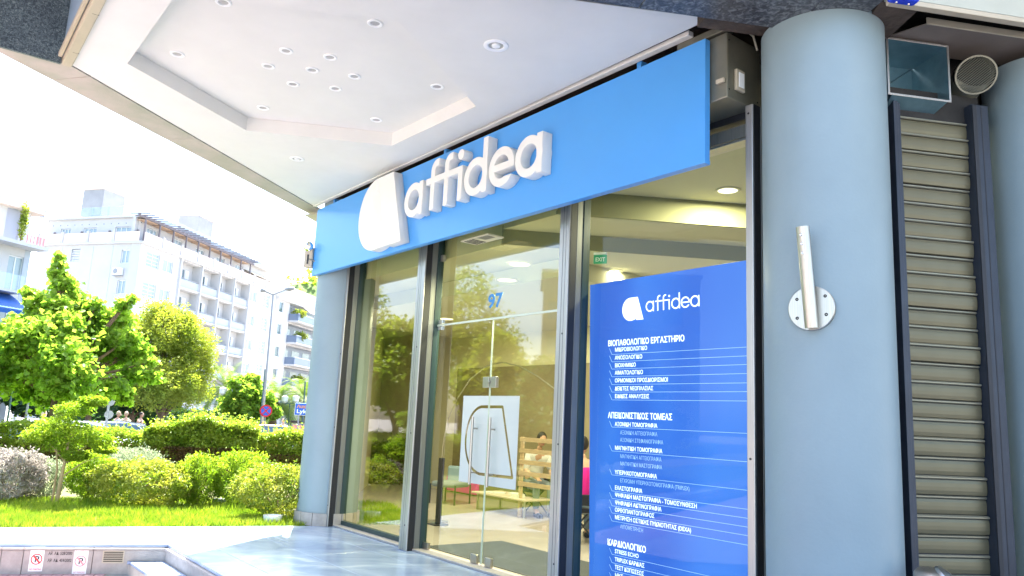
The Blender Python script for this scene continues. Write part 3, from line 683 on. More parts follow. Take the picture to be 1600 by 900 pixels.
def bez(p0, c0, c1, p1, n=14):
    return [tuple((1 - t) ** 3 * a + 3 * (1 - t) ** 2 * t * b + 3 * (1 - t) * t * t * c + t ** 3 * d for a, b, c, d in zip(p0, c0, c1, p1)) for t in np.linspace(0, 1, n, endpoint=False)]
MARK_LEG = [(1.50, 4.478), (1.895, 4.478), (2.19, 3.555), (1.815, 3.555), (1.555, 4.32)]
MARK_LOBE = bez((1.50, 4.476), (1.22, 4.47), (1.05, 4.25), (1.05, 3.99)) + bez((1.05, 3.99), (1.05, 3.75), (1.25, 3.545), (1.50, 3.545)) + bez((1.50, 3.545), (1.64, 3.545), (1.76, 3.60), (1.795, 3.61)) + [(1.795, 3.61), (1.56, 4.28)]
def letters(parent, F, ox, oz, k, t, o, depth, m, bev, h=.0075, nm='letter'):
    def put(name, fn, x0, x1, y1=.62):
        lp = contours(fn, x0 - .02, x1 + .02, -.03, y1, h); lp = [[((x - 2.22) * k, y * k) for x, y in L] for L in lp]
        curve_obj(name, lp, m, F.M(ox, o, oz), depth, parent, bev)
    put('letter_a', A_(2.415, t, 2.615), 2.2, 2.62); put('letters_ffi', Gf(0, t), 2.66, 3.44)
    put('letter_d', D_(3.665, t, 3.865), 3.45, 3.87); put('letter_e', E_(4.11, t), 3.89, 4.33); put('letter_a', A_(4.54, t, 4.74), 4.33, 4.75)
    put('i_dot', lambda X, Y: .058 * (t / .085) ** .5 - np.hypot(X - 3.372, Y - .515), 3.3, 3.45)
# main sign
sg = thing('sign_board', 'long bright blue signboard with raised white affidea letters', 'sign', FA.P(2.9, .4, 3.49))
SL, SRt = -.62, 6.52
obj('board', G().fbox(FA, SL, SRt, .41, .47, 3.493, 4.50), M['sign'], sg, bev=.004)
obj('bottom_lip', G().fbox(FA, SL + .01, SRt - .01, .395, .409, 3.495, 3.53), M['sign'], sg)
for x, y in ((526, 312), (700, 232), (1003, 97)):
    u_ = FA.px(x, y, .36)[0]; obj('bracket', G().fbox(FA, u_ - .02, u_ + .03, .33, .40, 4.42, 4.60), M['sign'], sg)
for x in (610, 760, 905, 960): u_ = FA.px(x, 200, .3)[0]; obj('strut', G().tube([FA.P(u_, .405, 4.44), FA.P(u_ + .12, .1, 4.66)], .012, 8), M['alu_d'], sg)
letters(sg, FA, 2.22, 3.812, 1.0, .085, .4715, .12, M['whitesoft'], .003)
curve_obj('logo_leg', [MARK_LEG], M['whitesoft'], FA.M(0, .4715, 0), .125, sg, .002)
# lobe folds down towards the crease: its face slopes back to the inner edge
gl = G(); n = len(MARK_LOBE)
def fold(x, z):
    xc = np.interp(z, [3.555, 4.34], [1.80, 1.555]); d = max(0, min(1, (xc - x) / .22)); return .015 + .11 * d ** .8 if z < 4.34 else .125
ring = MARK_LOBE; cx, cz = 1.36, 4.02; L = [[]]
rows = []
for kx in np.linspace(0, 1, 9):
    rows.append([(cx + (x - cx) * kx, cz + (z - cz) * kx) for x, z in ring])
k0 = 0; vs = []
for rw in rows:
    for x, z in rw: vs.append(FA.P(x, .472 + fold(x, z), z))
fs = []
for i in range(8):
    for j in range(n):
        j2 = (j + 1) % n; fs.append((i * n + j, (i + 1) * n + j, (i + 1) * n + j2, i * n + j2))
vs += [FA.P(x, .4715, z) for x, z in ring]
for j in range(n): j2 = (j + 1) % n; fs.append((8 * n + j, 9 * n + j, 9 * n + j2, 8 * n + j2))
ob = obj('logo_lobe', G().add(vs, fs), M['whitesoft'], sg, smooth=True)
# roller shutter housing behind the sign, end box with switch
hb = thing('shutter_housing', 'dull galvanised roller shutter box at the right end of the blue sign', 'metal box', FA.P(6.6, .2, 4.0))
obj('casing', G().fbox(FA, -.3, 6.665, -.30, .285, 4.003, 4.40), M['box'], hb)
obj('end_cover', G().fbox(FA, 6.30, 6.672, -.02, .40, 3.992, 4.52), M['box'], hb, bev=.008)
obj('top_flange', G().fbox(FA, 6.2, 6.675, .33, .42, 4.53, 4.585), M['box'], hb, bev=.003)
obj('clip', G().fbox(FA, 6.58, 6.65, .401, .42, 4.115, 4.15), M['cream'], hb, bev=.002)
sp_ = FA.P(6.672, .0, 0)
obj('switch', G().fbox(FA, 6.673, 6.70, .215, .32, 4.07, 4.24), M['cream'], hb, bev=.006)
obj('rocker', G().fbox(FA, 6.701, 6.707, .235, .30, 4.095, 4.215), M['white'], hb, bev=.003)
cab = [FA.P(6.55, .36, 4.53), FA.P(6.62, .33, 4.60), FA.P(6.70, .25, 4.60), FA.P(6.73, .15, 4.55), FA.P(6.73, .1, 4.45)]
obj('cable', G().tube(cab, .009, 8), M['cream'], hb, smooth=True)
for a, z in ((.38, 4.06), (.38, 4.46), (.02, 4.06)): obj('rivet', G().lathe(FA.P(6.672, a, z), [(.008, 0), (.006, .004), (.001, .005)], 10, ax=FA.s), M['dark'], hb)
# siren/lock gadget at the sign's far end
sx = FA.px(484, 397, .3)
gd = thing('door_bell_box', 'small chrome and cream alarm siren fixed at the left end of the blue sign', 'siren', FA.P(-.78, .3, 3.72))
c = atd(483, 403, 11.6); gx = Frame(c, 97)
obj('body', G().fbox(gx, -.06, .07, -.05, .05, c.z - .15, c.z + .15), M['cream'], gd, bev=.012)
obj('lens', G().lathe(gx.P(.0, .05, c.z + .16), [(.075, 0), (.075, .03), (.05, .06), (.001, .07)], 20, ax=gx.o), M['chrome'], gd, smooth=True)
obj('keyhole', G().fbox(gx, -.01, .015, .051, .056, c.z - .10, c.z + .04), M['black'], gd); obj('arm', G().tube([gx.P(.02, .055, c.z - .03), gx.P(.16, .04, c.z - .07)], .012, 8), M['alu_d'], gd)
c = atz(484, 338, 4.45)
obj('plate', G().prism([(atz(474, 335, 4.5).x, atz(474, 335, 4.5).y), (atz(500, 334, 4.5).x, atz(500, 334, 4.5).y), (atz(500, 350, 4.5).x, atz(500, 350, 4.5).y)], 4.495, 4.505), M['cream'], setp(thing('metal_flashing', 'folded cream metal flashing under the soffit at the left end of the sign', 'flashing', c)))

# ---- blue directory panel
pn = thing('directory_panel', 'backlit blue directory panel listing departments behind the right window', 'sign', FA.P(5.6, -.25, .16))
pT, pB = 2.872, -.35
class Lean:
    def P(f, s, o, z): t = (pT - z) / (pT - .16); return FA.P(s, -.20 - .10 * t + o, z)
LN = Lean(); lean = math.atan(.10 / (pT - .16))
obj('board', G().hexa([LN.P(4.607, 0, .05), LN.P(6.62, 0, .05), LN.P(6.62, -.06, .05), LN.P(4.607, -.06, .05), LN.P(4.607, 0, pT), LN.P(6.62, 0, pT), LN.P(6.62, -.06, pT), LN.P(4.607, -.06, pT)]), M['panel'], pn, bev=.003)
obj('foot', G().fbox(FA, 4.7, 6.5, -.5, -.2, .002, .05), M['black'], pn)
white_em = mat('backlit_white_print', (.8, .82, .85), .4, emit=(.8, .9, 1), es=.25)
pale_em = mat('backlit_pale_print', (.35, .5, .8), .4, emit=(.35, .6, 1), es=.14)
def pan(x, y):
    o = -.25
    for _ in range(3):
        s, _o, z = FA.px(x, y, o + .002); o = -.20 - .10 * (pT - z) / (pT - .16)
    return s, o, z
def panM(s, o, z): return FA.M(s, o + .0025, z) @ Matrix.Rotation(lean, 4, 'X')
CAP = .72
def ptext(s, x0, yb, x1, cap, m=white_em, bold=.0):
    s0, o, z = pan(x0, yb); s1 = pan(x1, yb)[0]
    text('text_line', s, None, 0, 0, 0, m, pn, cap / CAP, width=s1 - s0, bold=bold, ext=.0004, Mx=panM(s0, o, z))
H, I_, Sb = .053, .036, .034
for s, x1, y in (('ΒΙΟΠΑΘΟΛΟΓΙΚΟ ΕΡΓΑΣΤΗΡΙΟ', 1069, 541), ('ΑΠΕΙΚΟΝΙΣΤΙΚΟΣ ΤΟΜΕΑΣ', 1050.3, 653), ('ΚΑΡΔΙΟΛΟΓΙΚΟ', 1008.6, 851)):
    ptext(s, 950 if y < 800 else 949, y, x1, H, bold=.022)
items = [('ΜΙΚΡΟΒΙΟΛΟΓΙΚΟ', 1010.7, 549.5, 554), ('ΑΝΟΣΟΛΟΓΙΚΟ', 1003.5, 562, 565.5), ('ΒΙΟΧΗΜΙΚΟ', 993, 574, 576.8), ('ΑΙΜΑΤΟΛΟΓΙΚΟ', 1004.6, 585.5, 588.7), ('ΟΡΜΟΝΙΚΟΙ ΠΡΟΣΔΙΟΡΙΣΜΟΙ', 1043.3, 597.6, 601), ('ΔΕΙΚΤΕΣ ΝΕΟΠΛΑΣΙΑΣ', 1020.5, 610, 612.6), ('ΕΙΔΙΚΕΣ ΑΝΑΛΥΣΕΙΣ', 1013.9, 622, 624.8),
         ('ΑΞΟΝΙΚΗ ΤΟΜΟΓΡΑΦΙΑ', 1027, 665.5, 667.3), ('ΜΑΓΝΗΤΙΚΗ ΤΟΜΟΓΡΑΦΙΑ', 1034.4, 702.5, 704.6), ('ΥΠΕΡΗΧΟΤΟΜΟΓΡΑΦΙΑ', 1026.3, 740.5, 742), ('ΕΛΑΣΤΟΓΡΑΦΙΑ', 1003, 764.8, 766.9), ('ΨΗΦΙΑΚΗ ΜΑΣΤΟΓΡΑΦΙΑ - ΤΟΜΟΣΥΝΘΕΣΗ', 1088, 776, 778.7),
         ('ΨΗΦΙΑΚΗ ΑΚΤΙΝΟΓΡΑΦΙΑ', 1033, 788, 790.2), ('ΟΡΘΟΠΑΝΤΟΓΡΑΦΟΣ', 1022, 799.3, 801.4), ('ΜΕΤΡΗΣΗ ΟΣΤΙΚΗΣ ΠΥΚΝΟΤΗΤΑΣ (DEXA)', 1079, 811, 813.9), ('STRESS ECHO', 997.7, 864, 866), ('TRIPLEX ΚΑΡΔΙΑΣ', 1006.7, 876.5, 879), ('ΤΕΣΤ ΚΟΠΩΣΕΩΣ', 1005.8, 889, 891.4), ('ΗΚΓ', 973, 901.5, 904)]
for s, x1, y, yl in items:
    ptext(s, 960.7, y, x1, I_, bold=.012)
    a = pan(956.2, yl); b = pan(952.4, yl - 9.5); th = .0019
    obj('rule', G().add([LN.P(a[0], .0025, a[2] - th), LN.P(6.6, .0025, a[2] - th), LN.P(6.6, .0025, a[2] + th), LN.P(a[0], .0025, a[2] + th)], [(0, 1, 2, 3)]), pale_em, pn)
    obj('rule', G().add([LN.P(a[0] - .003, .0026, a[2]), LN.P(a[0] + .003, .0026, a[2]), LN.P(b[0] + .003, .0026, b[2]), LN.P(b[0] - .003, .0026, b[2])], [(0, 1, 2, 3)]), pale_em, pn)
for s, x1, y in (('ΑΞΟΝΙΚΗ ΑΓΓΕΙΟΓΡΑΦΙΑ', 1027, 678.5), ('ΑΞΟΝΙΚΗ ΣΤΕΦΑΝΙΟΓΡΑΦΙΑ', 1036, 690), ('ΜΑΓΝΗΤΙΚΗ ΑΓΓΕΙΟΓΡΑΦΙΑ', 1033, 715.5), ('ΜΑΓΝΗΤΙΚΗ ΜΑΣΤΟΓΡΑΦΙΑ', 1034, 727), ('ΕΓΧΡΩΜΗ ΥΠΕΡΗΧΟΤΟΜΟΓΡΑΦΙΑ (TRIPLEX)', 1076.8, 753.5), ('ΛΙΠΟΜΕΤΡΗΣΗ', 1004.6, 825.4)):
    ptext(s, 969, y, x1, Sb, pale_em)
a = pan(1009, 487); Lp = pan(1009, 487)
class _F:
    def M(f, s, o, z): return panM(s, a[1], z)
s0, o_, z0 = pan(1009.5, 487.5); kk = (pan(1093, 476)[0] - s0) / 2.52
letters(pn, _F(), s0, 0, z0, 0, 0, 0, 0, 0) if False else None
def plet(name, fn, x0, x1):
    lp = contours(fn, x0 - .02, x1 + .02, -.03, .62, .0075); lp = [[((x - 2.22) * kk, y * kk) for x, y in L_] for L_ in lp]; curve_obj(name, lp, white_em, panM(s0, o_, z0), .001, pn)
t_ = .055
plet('letter_a', A_(2.415, t_, 2.615), 2.2, 2.62); plet('letters_ffi', Gf(0, t_), 2.66, 3.44); plet('letter_d', D_(3.665, t_, 3.865), 3.45, 3.87); plet('letter_e', E_(4.11, t_), 3.89, 4.33); plet('letter_a', A_(4.54, t_, 4.74), 4.33, 4.75)
plet('i_dot', lambda X, Y: .042 - np.hypot(X - 3.365, Y - .5), 3.3, 3.45)
ml = pan(973, 482); mr = pan(1006, 497); mk = (mr[0] - ml[0]) / 1.14; mz = pan(990, 501)[2]
for nm, pg in (('logo_leg', MARK_LEG), ('logo_lobe', MARK_LOBE)):
    curve_obj(nm, [[((x - 1.05) * mk, (z - 3.545) * mk) for x, z in pg]], white_em, panM(ml[0], ml[1], mz), .001 if nm == 'logo_leg' else .0006, pn)
# ---- frosted film on the door leaves
ol = [(3.483, 1.665), (3.703, .952), (3.13, .945)] + bez((3.13, .945), (2.95, .965), (2.835, 1.1), (2.835, 1.29)) + bez((2.835, 1.29), (2.835, 1.5), (2.95, 1.66), (3.14, 1.665))
olp = np.array(ol)
def dline(X, Y):
    d = np.full(X.shape, 9.0)
    for i in range(len(olp)):
        p, q = olp[i], olp[(i + 1) % len(olp)]; e = q - p; t = np.clip(((X - p[0]) * e[0] + (Y - p[1]) * e[1]) / (e @ e + 1e-12), 0, 1); d = np.minimum(d, np.hypot(X - p[0] - t * e[0], Y - p[1] - t * e[1]))
    return d
for a, b in ((2.745, 3.228), (3.252, 3.765)):
    fn = lambda X, Y, a=a, b=b: np.minimum(dbox(X, Y, a, b, .835, 1.78), dline(X, Y) - .0155)
    curve_obj('frosted_film', contours(fn, a - .03, b + .03, .8, 1.83, .006), M['film'], FA.M(0, -.0535, 0), .0008, sf)

# ================================================================== SHUTTER WALL (right of the near pillar)
sh = thing('roller_shutter', 'closed roller shutter of champagne metal slats between two pillars', 'roller shutter', FB.P(.9, 0, 0))
sz0, sz1, sa, sb = 0.0, 3.90, .60, 1.17
pitch = .1295; zt = FB.px(1405, 181.7 + 28, .0)[2]
slg = G()
def slat_mesh():
    L = sb - sa; prof = [(-.004, .0), (.003, .004), (.008, .03), (.009, .055), (.008, .08), (.003, .100), (-.006, .1015), (-.006, .1045), (.008, .106), (.014, .112), (.014, .118), (.008, .124), (-.006, .126), (-.006, .1285), (-.004, .1295)]
    g = G(); n = len(prof); vs = []
    for s in (0, L):
        for o, z in prof: vs.append(FB.s * s + FB.o * o + Vector((0, 0, z)))
    return g.add(vs, [(i, n + i, n + i + 1, i + 1) for i in range(n - 1)])
m0 = None; z = zt - .112
zs = [z + pitch * k_ for k_ in range(2, -28, -1)]
for zz in zs:
    if zz < 0 or zz > 3.86: continue
    if m0 is None:
        g = slat_mesh(); g.v = [v + FB.P(sa, 0, zz) for v in g.v]; o = obj('slat', g, [M['shutter'], M['shutter_rail'], M['slot']], sh); m0 = o.data; z_ref = zz
        for i, p in enumerate(m0.polygons): p.material_index = 1 if 8 <= i <= 11 else (2 if i in (6, 13) else 0)
    else:
        o = link(bpy.data.objects.new('slat', m0)); o.parent = sh; o.location = (0, random.uniform(-.0012, .0012), zz - z_ref); o.rotation_euler.x = random.uniform(-.004, .004)
obj('backing', G().fbox(FB, .5, 1.3, -.03, -.012, 0, 4.1), M['dark'], sh)
for a, b, c_ in ((.53, .595, 0), (1.175, 1.32, 1)):
    obj('guide_rail', G().fbox(FB, a, b - (.03 if c_ == 0 else .0), -.03, .06, 0, 4.01), M['navy'], sh, bev=.004)
    obj('guide_lip', G().fbox(FB, (b - .028) if c_ == 0 else a - .0, b if c_ == 0 else a + .035, .0605 if c_ else -.03, .075 if c_ else .045, 0, 4.0), M['slot' if c_ else 'navy'], sh, bev=.003)
obj('guide_groove', G().fbox(FB, 1.255, 1.262, .0601, .062, 0, 4.0), M['slot'], sh)
obj('backwall', G().fbox(FB, 1.30, 1.75, -.5, -.30, 0, 4.6).fbox(FB, .3, .53, -.25, -.04, 0, 4.6), M['dark'], sh)
# galvanised duct mouth
du = thing('duct_hood', 'open galvanised square duct mouth above the roller shutter', 'duct', FB.P(.8, .05, 4.04))
da, db, dz0, dz1, dep = FB.px(1386, 60, .10)[0] , FB.px(1479, 72, .10)[0], FB.px(1386, 145, .10)[2], FB.px(1386, 60, .10)[2], .10
t_ = .004
obj('side', G().fbox(FB, da, da + t_, -.28, dep, dz0, dz1), M['duct'], du); obj('side', G().fbox(FB, db - t_, db, -.28, dep, dz0, dz1), M['duct'], du)
obj('bottom', G().fbox(FB, da + t_, db - t_, -.28, dep, dz0, dz0 + t_), M['duct'], du); obj('top', G().fbox(FB, da + t_, db - t_, -.28, dep, dz1 - t_, dz1), M['duct'], du)
obj('back', G().fbox(FB, da + t_, db - t_, -.284, -.28, dz0 + t_, dz1 - t_), M['duct'], du)
obj('rim', G().fbox(FB, da - .012, db + .012, dep, dep + .006, dz1 - .004, dz1 + .012).fbox(FB, da - .012, db + .012, dep, dep + .006, dz0 - .012, dz0 + .004).fbox(FB, da - .012, da + .004, dep + .001, dep + .007, dz0, dz1).fbox(FB, db - .004, db + .012, dep + .001, dep + .007, dz0, dz1), M['alu'], du, bev=.002)
for a_, b_, c__, d_ in ((.0, .0, .5, .5), (1, 1, .3, .42), (.3, 1, .3, .0), (.3, .42, 0, .45)):
    obj('crease', G().tube([FB.P(lerp(da, db, a_), -.27, lerp(dz0, dz1, b_)), FB.P(lerp(da, db, c__), -.27, lerp(dz0, dz1, d_))], .006, 6), M['chrome'], du)
obj('spigot', G().lathe(FB.P(da + .09, -.25, dz0 + .10), [(.11, -.03), (.11, .06), (.10, .06), (.085, -.02), (.06, -.02), (.055, .02), (.001, .02)], 28, ax=FB.o), M['duct'], du, smooth=True)
obj('skirt', G().hexa([FB.P(da + .02, dep, dz0 - .013), FB.P(db - .02, dep, dz0 - .013), FB.P(db - .06, -.1, dz0 - .10), FB.P(da + .06, -.1, dz0 - .10), FB.P(da + .02, dep, dz0 - .010), FB.P(db - .02, dep, dz0 - .010), FB.P(db - .06, -.1, dz0 - .03), FB.P(da + .06, -.1, dz0 - .03)]), M['duct'], du)
# overhead plate
opz = dz1 + .03; fr_ = FB.pz(1447, 38, opz); fr2 = FB.pz(1600, 62, opz); bl_ = FB.pz(1391, 58, opz)
pt = thing('awning_plate', 'brownish metal plate with cream edge projecting above the duct', 'plate', FB.P(1, .3, opz))
pq = [FB.P(bl_[0] - .05, bl_[1] - .05, 0), FB.P(fr_[0], fr_[1], 0), FB.P(fr2[0] + 1.5, fr_[1], 0), FB.P(fr2[0] + 1.5, -.1, 0), FB.P(bl_[0] - .05, -.1, 0)]
obj('sheet', G().prism([(p.x, p.y) for p in pq], opz, opz + .008), mat('mauve_brown_metal', (.27, .22, .19), .5, .3, noise=.1, scale=3), pt)
obj('edge', G().fbox(FB, fr_[0], fr2[0] + 1.5, fr_[1], fr_[1] + .012, opz - .002, opz + .05), M['cream'], pt, bev=.003)
# round vent pipe with mesh grille
gc_ = FB.px(1525, 117, .12); vp = thing('vent_pipe', 'round beige exhaust pipe with diagonal mesh grille by the right pillar', 'vent', FB.P(gc_[0], 0, 3.95))
C1 = FB.P(*gc_); axg = (CP - C1).normalized(); axg = (axg + FB.s * .28 + Vector((0, 0, -.0))).normalized()
elb = [FB.P(gc_[0] - .14, -.14, gc_[2] - .22), FB.P(gc_[0] - .12, -.10, gc_[2] - .12), C1 - axg * .10 + Vector((0, 0, -.02)), C1]
rg = .140
qs = FB.P(*FB.px(1500, 152, -.12)); obj('pipe', G().tube([qs - (C1 - qs) * .05, qs, C1 - axg * .12, C1 - axg * .04, C1], [rg * .74, rg * .76, rg * .9, rg * .98, rg], 28, cap=False), M['box'], vp, smooth=True)
obj('lining', G().lathe(C1, [(rg * .98, -.002), (rg * .95, -.10), (.001, -.10)], 28, ax=axg), M['dark'], vp)
obj('rim', G().lathe(C1, [(rg * .95, .0), (rg * .93, .008), (rg * 1.02, .008), (rg * 1.02, -.01)], 36, ax=axg), M['box'], vp, smooth=True)
ra = axg.cross(Vector((0, 0, 1))).normalized(); rb = ra.cross(axg)
for sgn in (1,):
    da_ = (ra * math.cos(R(40)) + rb * math.sin(R(40)) * -1); db_ = axg.cross(da_)
    for k_ in range(-8, 9):
        h = k_ * rg * .93 / 9; L_ = math.sqrt(max(0, (rg * .92) ** 2 - h * h)); obj('grille_bar', G().tube([C1 + db_ * h - da_ * L_ + axg * .004, C1 + db_ * h + da_ * L_ + axg * .004], .0034, 5), M['box'], vp)
# neighbouring fascia over the shutter
ns = thing('neighbour_fascia', 'pale olive shop fascia with cream bottom edge at the top right', 'fascia', FG.P(2.2, .5, 4.4))
fa_ = FG.pz(1432, 8, 4.4)
fsx = FG.pz(1380, 5, 4.4)[0]
obj('panel', G().fbox(FG, fsx, 6, fa_[1] - .03, fa_[1] + .04, 4.405, 6), mat('pale_olive_panel', (.42, .43, .36), .5, noise=.08, scale=2), ns)
obj('edge', G().fbox(FG, fsx, 6, fa_[1] - .012, fa_[1] + .045, 4.365, 4.40), M['cream'], ns, bev=.004)
obj('soffit_lining', G().fbox(FG, gs[-1], 6, -1.3, fa_[1] - .065, 4.70, 4.74).fbox(FG, gs[-1], 6, -1.34, -1.3, 3.9, 4.7), M['dark'], ns)
obj('hanger', G().tube([FG.P(3.05, fa_[1] - .1, 4.38), FG.P(3.25, -.3, 4.68)], .012, 6), M['alu_d'], ns)
oq = [atz(x, y, 4.396) for x, y in ((1376, 4), (1360, 26), (1386, 62), (1440, 12))]
obj('dark_soffit', G().prism([(p.x, p.y) for p in oq], 4.40, 4.42), M['brownvoid'], ns)  # dark sheet put in for the shade of the recess above the shutter
bl = atz(1410, 6, 4.33)
bt = thing('blue_lamp', 'small cobalt blue lamp casing at the top edge above the square duct', 'lamp', bl)
lx = Frame(bl, 80); obj('casing', G().fbox(lx, -.10, .10, -.03, .05, 4.335, 4.40), mat('cobalt_plastic', (.01, .04, .55), .25, coat=.6), bt, bev=.02, seg=3)
for k_ in (-.045, .045): obj('screw', G().lathe(lx.P(k_, .0, 4.334), [(.008, 0), (.006, -.004), (.001, -.004)], 10), M['chrome'], bt)
# ---- steel flag holder on the near pillar
dm = Vector((PC.x, PC.y, 0)).normalized(); fl = thing('flag_holder', 'brushed steel tube flag holder on round plate fixed to the near pillar', 'flag holder', PC - dm * .43 + Vector((0, 0, 2.3)))
q = ray(1268, 482); aq = math.atan2(q.x, q.y); pdir = None
best = None
for an in np.linspace(-1, 1, 400):
    base = math.atan2(-dm.x, -dm.y) + an; pt_ = PC + Vector((math.sin(base), math.cos(base), 0)) * (RADP + .006)
    e = abs(math.atan2(pt_.x, pt_.y) - aq)
    if best is None or e < best[0]: best = (e, pt_, Vector((math.sin(base), math.cos(base), 0)))
nrm_ = best[2]; pz_ = onplane(1268, 482, best[1], Vector((dm.x, dm.y, 0))).z; pc0 = Vector((best[1].x, best[1].y, pz_))
obj('plate', G().lathe(pc0, [(.146, -.02), (.146, .010), (.142, .014), (.001, .014)], 56, ax=nrm_), M['steel'], fl, smooth=True)
tx = nrm_.cross(Vector((0, 0, 1))).normalized()
if tx.dot(cR) < 0: tx = -tx
for a, b in ((-.088, .062), (.088, .075), (-.088, -.062), (.092, -.045)): obj('screw', G().lathe(pc0 + tx * a + Vector((0, 0, b)) + nrm_ * .014, [(.011, 0), (.009, .003), (.004, .003), (.003, .0)], 14, ax=nrm_), M['dark'], fl)
b_ = pc0 + tx * .012 + Vector((0, 0, -.135)) + nrm_ * .06; tt = pc0 + tx * -.014 + Vector((0, 0, .515)) + nrm_ * .13
tb = obj('tube', G().tube([b_, b_ + (tt - b_) * .5, tt], .041, 28), M['steel'], fl, smooth=True)
obj('saddle', G().tube([pc0 + nrm_ * .01 + Vector((0, 0, -.03)), pc0 + nrm_ * .07 + Vector((0, 0, -.03))], .03, 16), M['steel'], fl, smooth=True)
axd = (tt - b_).normalized(); fw = (CP - tt); fw = (fw - axd * fw.dot(axd)).normalized()
for k_ in (.055, .115, .175): obj('bolt', G().lathe(tt - axd * k_ + (fw * .041 - tx * .012), [(.010, -.006), (.010, .003), (.006, .005), (.001, .003)], 12, ax=(fw - tx * .3)), M['chrome'], fl, smooth=True)
# ---- steel caps in front of the shutter (bottom right)
fi = thing('fire_inlet', 'chromed twin fire inlet caps in front of the roller shutter', 'pipe inlet', FB.P(.62, .55, 0))
ca = onplane(1452, 897, FB.P(0, .55, 0), FB.o); cb = onplane(1484, 899, FB.P(0, .55, 0), FB.o)
obj('riser_pipe', G().tube([Vector((ca.x + .06, ca.y, 0)), Vector((ca.x + .06, ca.y, ca.z - .12))], .045, 20), M['steel'], fi, smooth=True)
for c_, ax_ in ((ca, Vector((-.15, -.5, .9))), (cb, Vector((.5, -.4, .75)))):
    obj('cap', G().lathe(c_ - ax_.normalized() * .05, [(.02, -.10), (.05, -.08), (.06, -.02), (.082, .0), (.085, .03), (.078, .045), (.05, .05), (.02, .058), (.001, .058)], 28, ax=ax_), M['steel'], fi, smooth=True)
obj('body', G().tube([ca - Vector((-.02, 0, .14)), Vector((ca.x + .06, ca.y, ca.z - .17)), cb - Vector((.02, 0, .14))], .055, 18), M['steel'], fi, smooth=True)

# ================================================================== INTERIOR OF THE CLINIC
def uvz(s, o): q = FA.P(s, o, 0); return (q.x, q.y)
D0 = -4.6
shopfloor = [uvz(-.5, -.15), uvz(6.9, -.15), uvz(9.4, D0), uvz(-7.6, D0)]
obj('shop_floor', G().prism(shopfloor, -.05, .004), M['floor_in'], kind='structure')
ir = thing('interior_shell', None, None, FA.P(3, -2, 0), kind='structure')
obj('back_wall', G().fbox(FA, -7.6, 9.4, D0 - .1, D0, 0, 4.0), M['wallbeige'], ir)
obj('back_panelling', G().fbox(FA, -4.1, .55, D0, D0 + .05, 0, 2.62), M['brownwall'], ir, bev=.004)
obj('side_wall', G().prism([uvz(-.5, -.15), uvz(-.65, -.10), uvz(-7.8, D0), uvz(-7.6, D0)], 0, 4.3), M['wallbeige'], ir)
obj('side_wall_outer', G().prism([uvz(-.66, -.10), uvz(-.75, -.05), uvz(-7.9, D0), uvz(-7.81, D0)], 0, CZ), M['bwall'], ir)
obj('end_wall', G().prism([uvz(7.0, -.15), uvz(7.1, -.15), uvz(9.5, D0), uvz(9.4, D0)], 0, 3.915), M['wallbeige'], ir)
obj('counter_wall', G().fbox(FA, .56, 1.9, D0, D0 + .04, 0, 2.44), M['brownwall'], ir)
zl = 3.5
e0_ = FA.pz(929, 304.6, 3.9); e1_ = FA.pz(1164, 323, 3.9); dd_ = (e1_[0] - e0_[0], e1_[1] - e0_[1]); L_ = math.hypot(*dd_); dd_ = (dd_[0] / L_, dd_[1] / L_)
pa = (e0_[0] - dd_[0] * .0, e0_[1]); t1 = (D0 - pa[1]) / dd_[1]; pe = (pa[0] + dd_[0] * t1, D0); t0 = (-.12 - pa[1]) / dd_[1]; pb = (pa[0] + dd_[0] * t0, -.12)
obj('high_ceiling', G().prism([uvz(pb[0], -.12), uvz(6.95, -.12), uvz(9.35, D0), uvz(*pe)], 3.92, 3.97), M['ceil_in'], ir)
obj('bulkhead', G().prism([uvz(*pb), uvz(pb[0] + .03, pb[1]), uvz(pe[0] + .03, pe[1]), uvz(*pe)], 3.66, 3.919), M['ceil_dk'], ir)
obj('mid_ceiling', G().prism([uvz(pb[0] - .9, -.12), uvz(pb[0] - .001, -.12), uvz(pe[0] - .001, pe[1]), uvz(pe[0] - .9, pe[1])], 3.655, 3.7), M['ceil_in'], ir)
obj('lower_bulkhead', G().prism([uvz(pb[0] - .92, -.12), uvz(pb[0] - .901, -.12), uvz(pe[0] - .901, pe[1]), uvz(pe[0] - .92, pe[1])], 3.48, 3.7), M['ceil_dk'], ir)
obj('low_ceiling', G().prism([uvz(-.6, -.12), uvz(pb[0] - .925, -.12), uvz(pe[0] - .925, D0), uvz(-7.7, D0)], 3.5, 3.55), M['ceil_in'], ir)
obj('header', G().fbox(FA, -.6, pb[0] - .93, -.16, -.119, 3.47, 4.3).fbox(FA, pb[0] - .929, pb[0] + .02, -.16, -.119, 3.70, 4.3).fbox(FA, pb[0] + .021, 6.95, -.16, -.119, 3.93, 4.3), M['ceil_in'], ir); k_ = FA.pz(752, 395, 3.3); obj('ceiling_drop', G().fbox(FA, -4, pb[0] - 1.0, D0, -1.1, 3.28, 3.495), M['ceil_in'], ir)
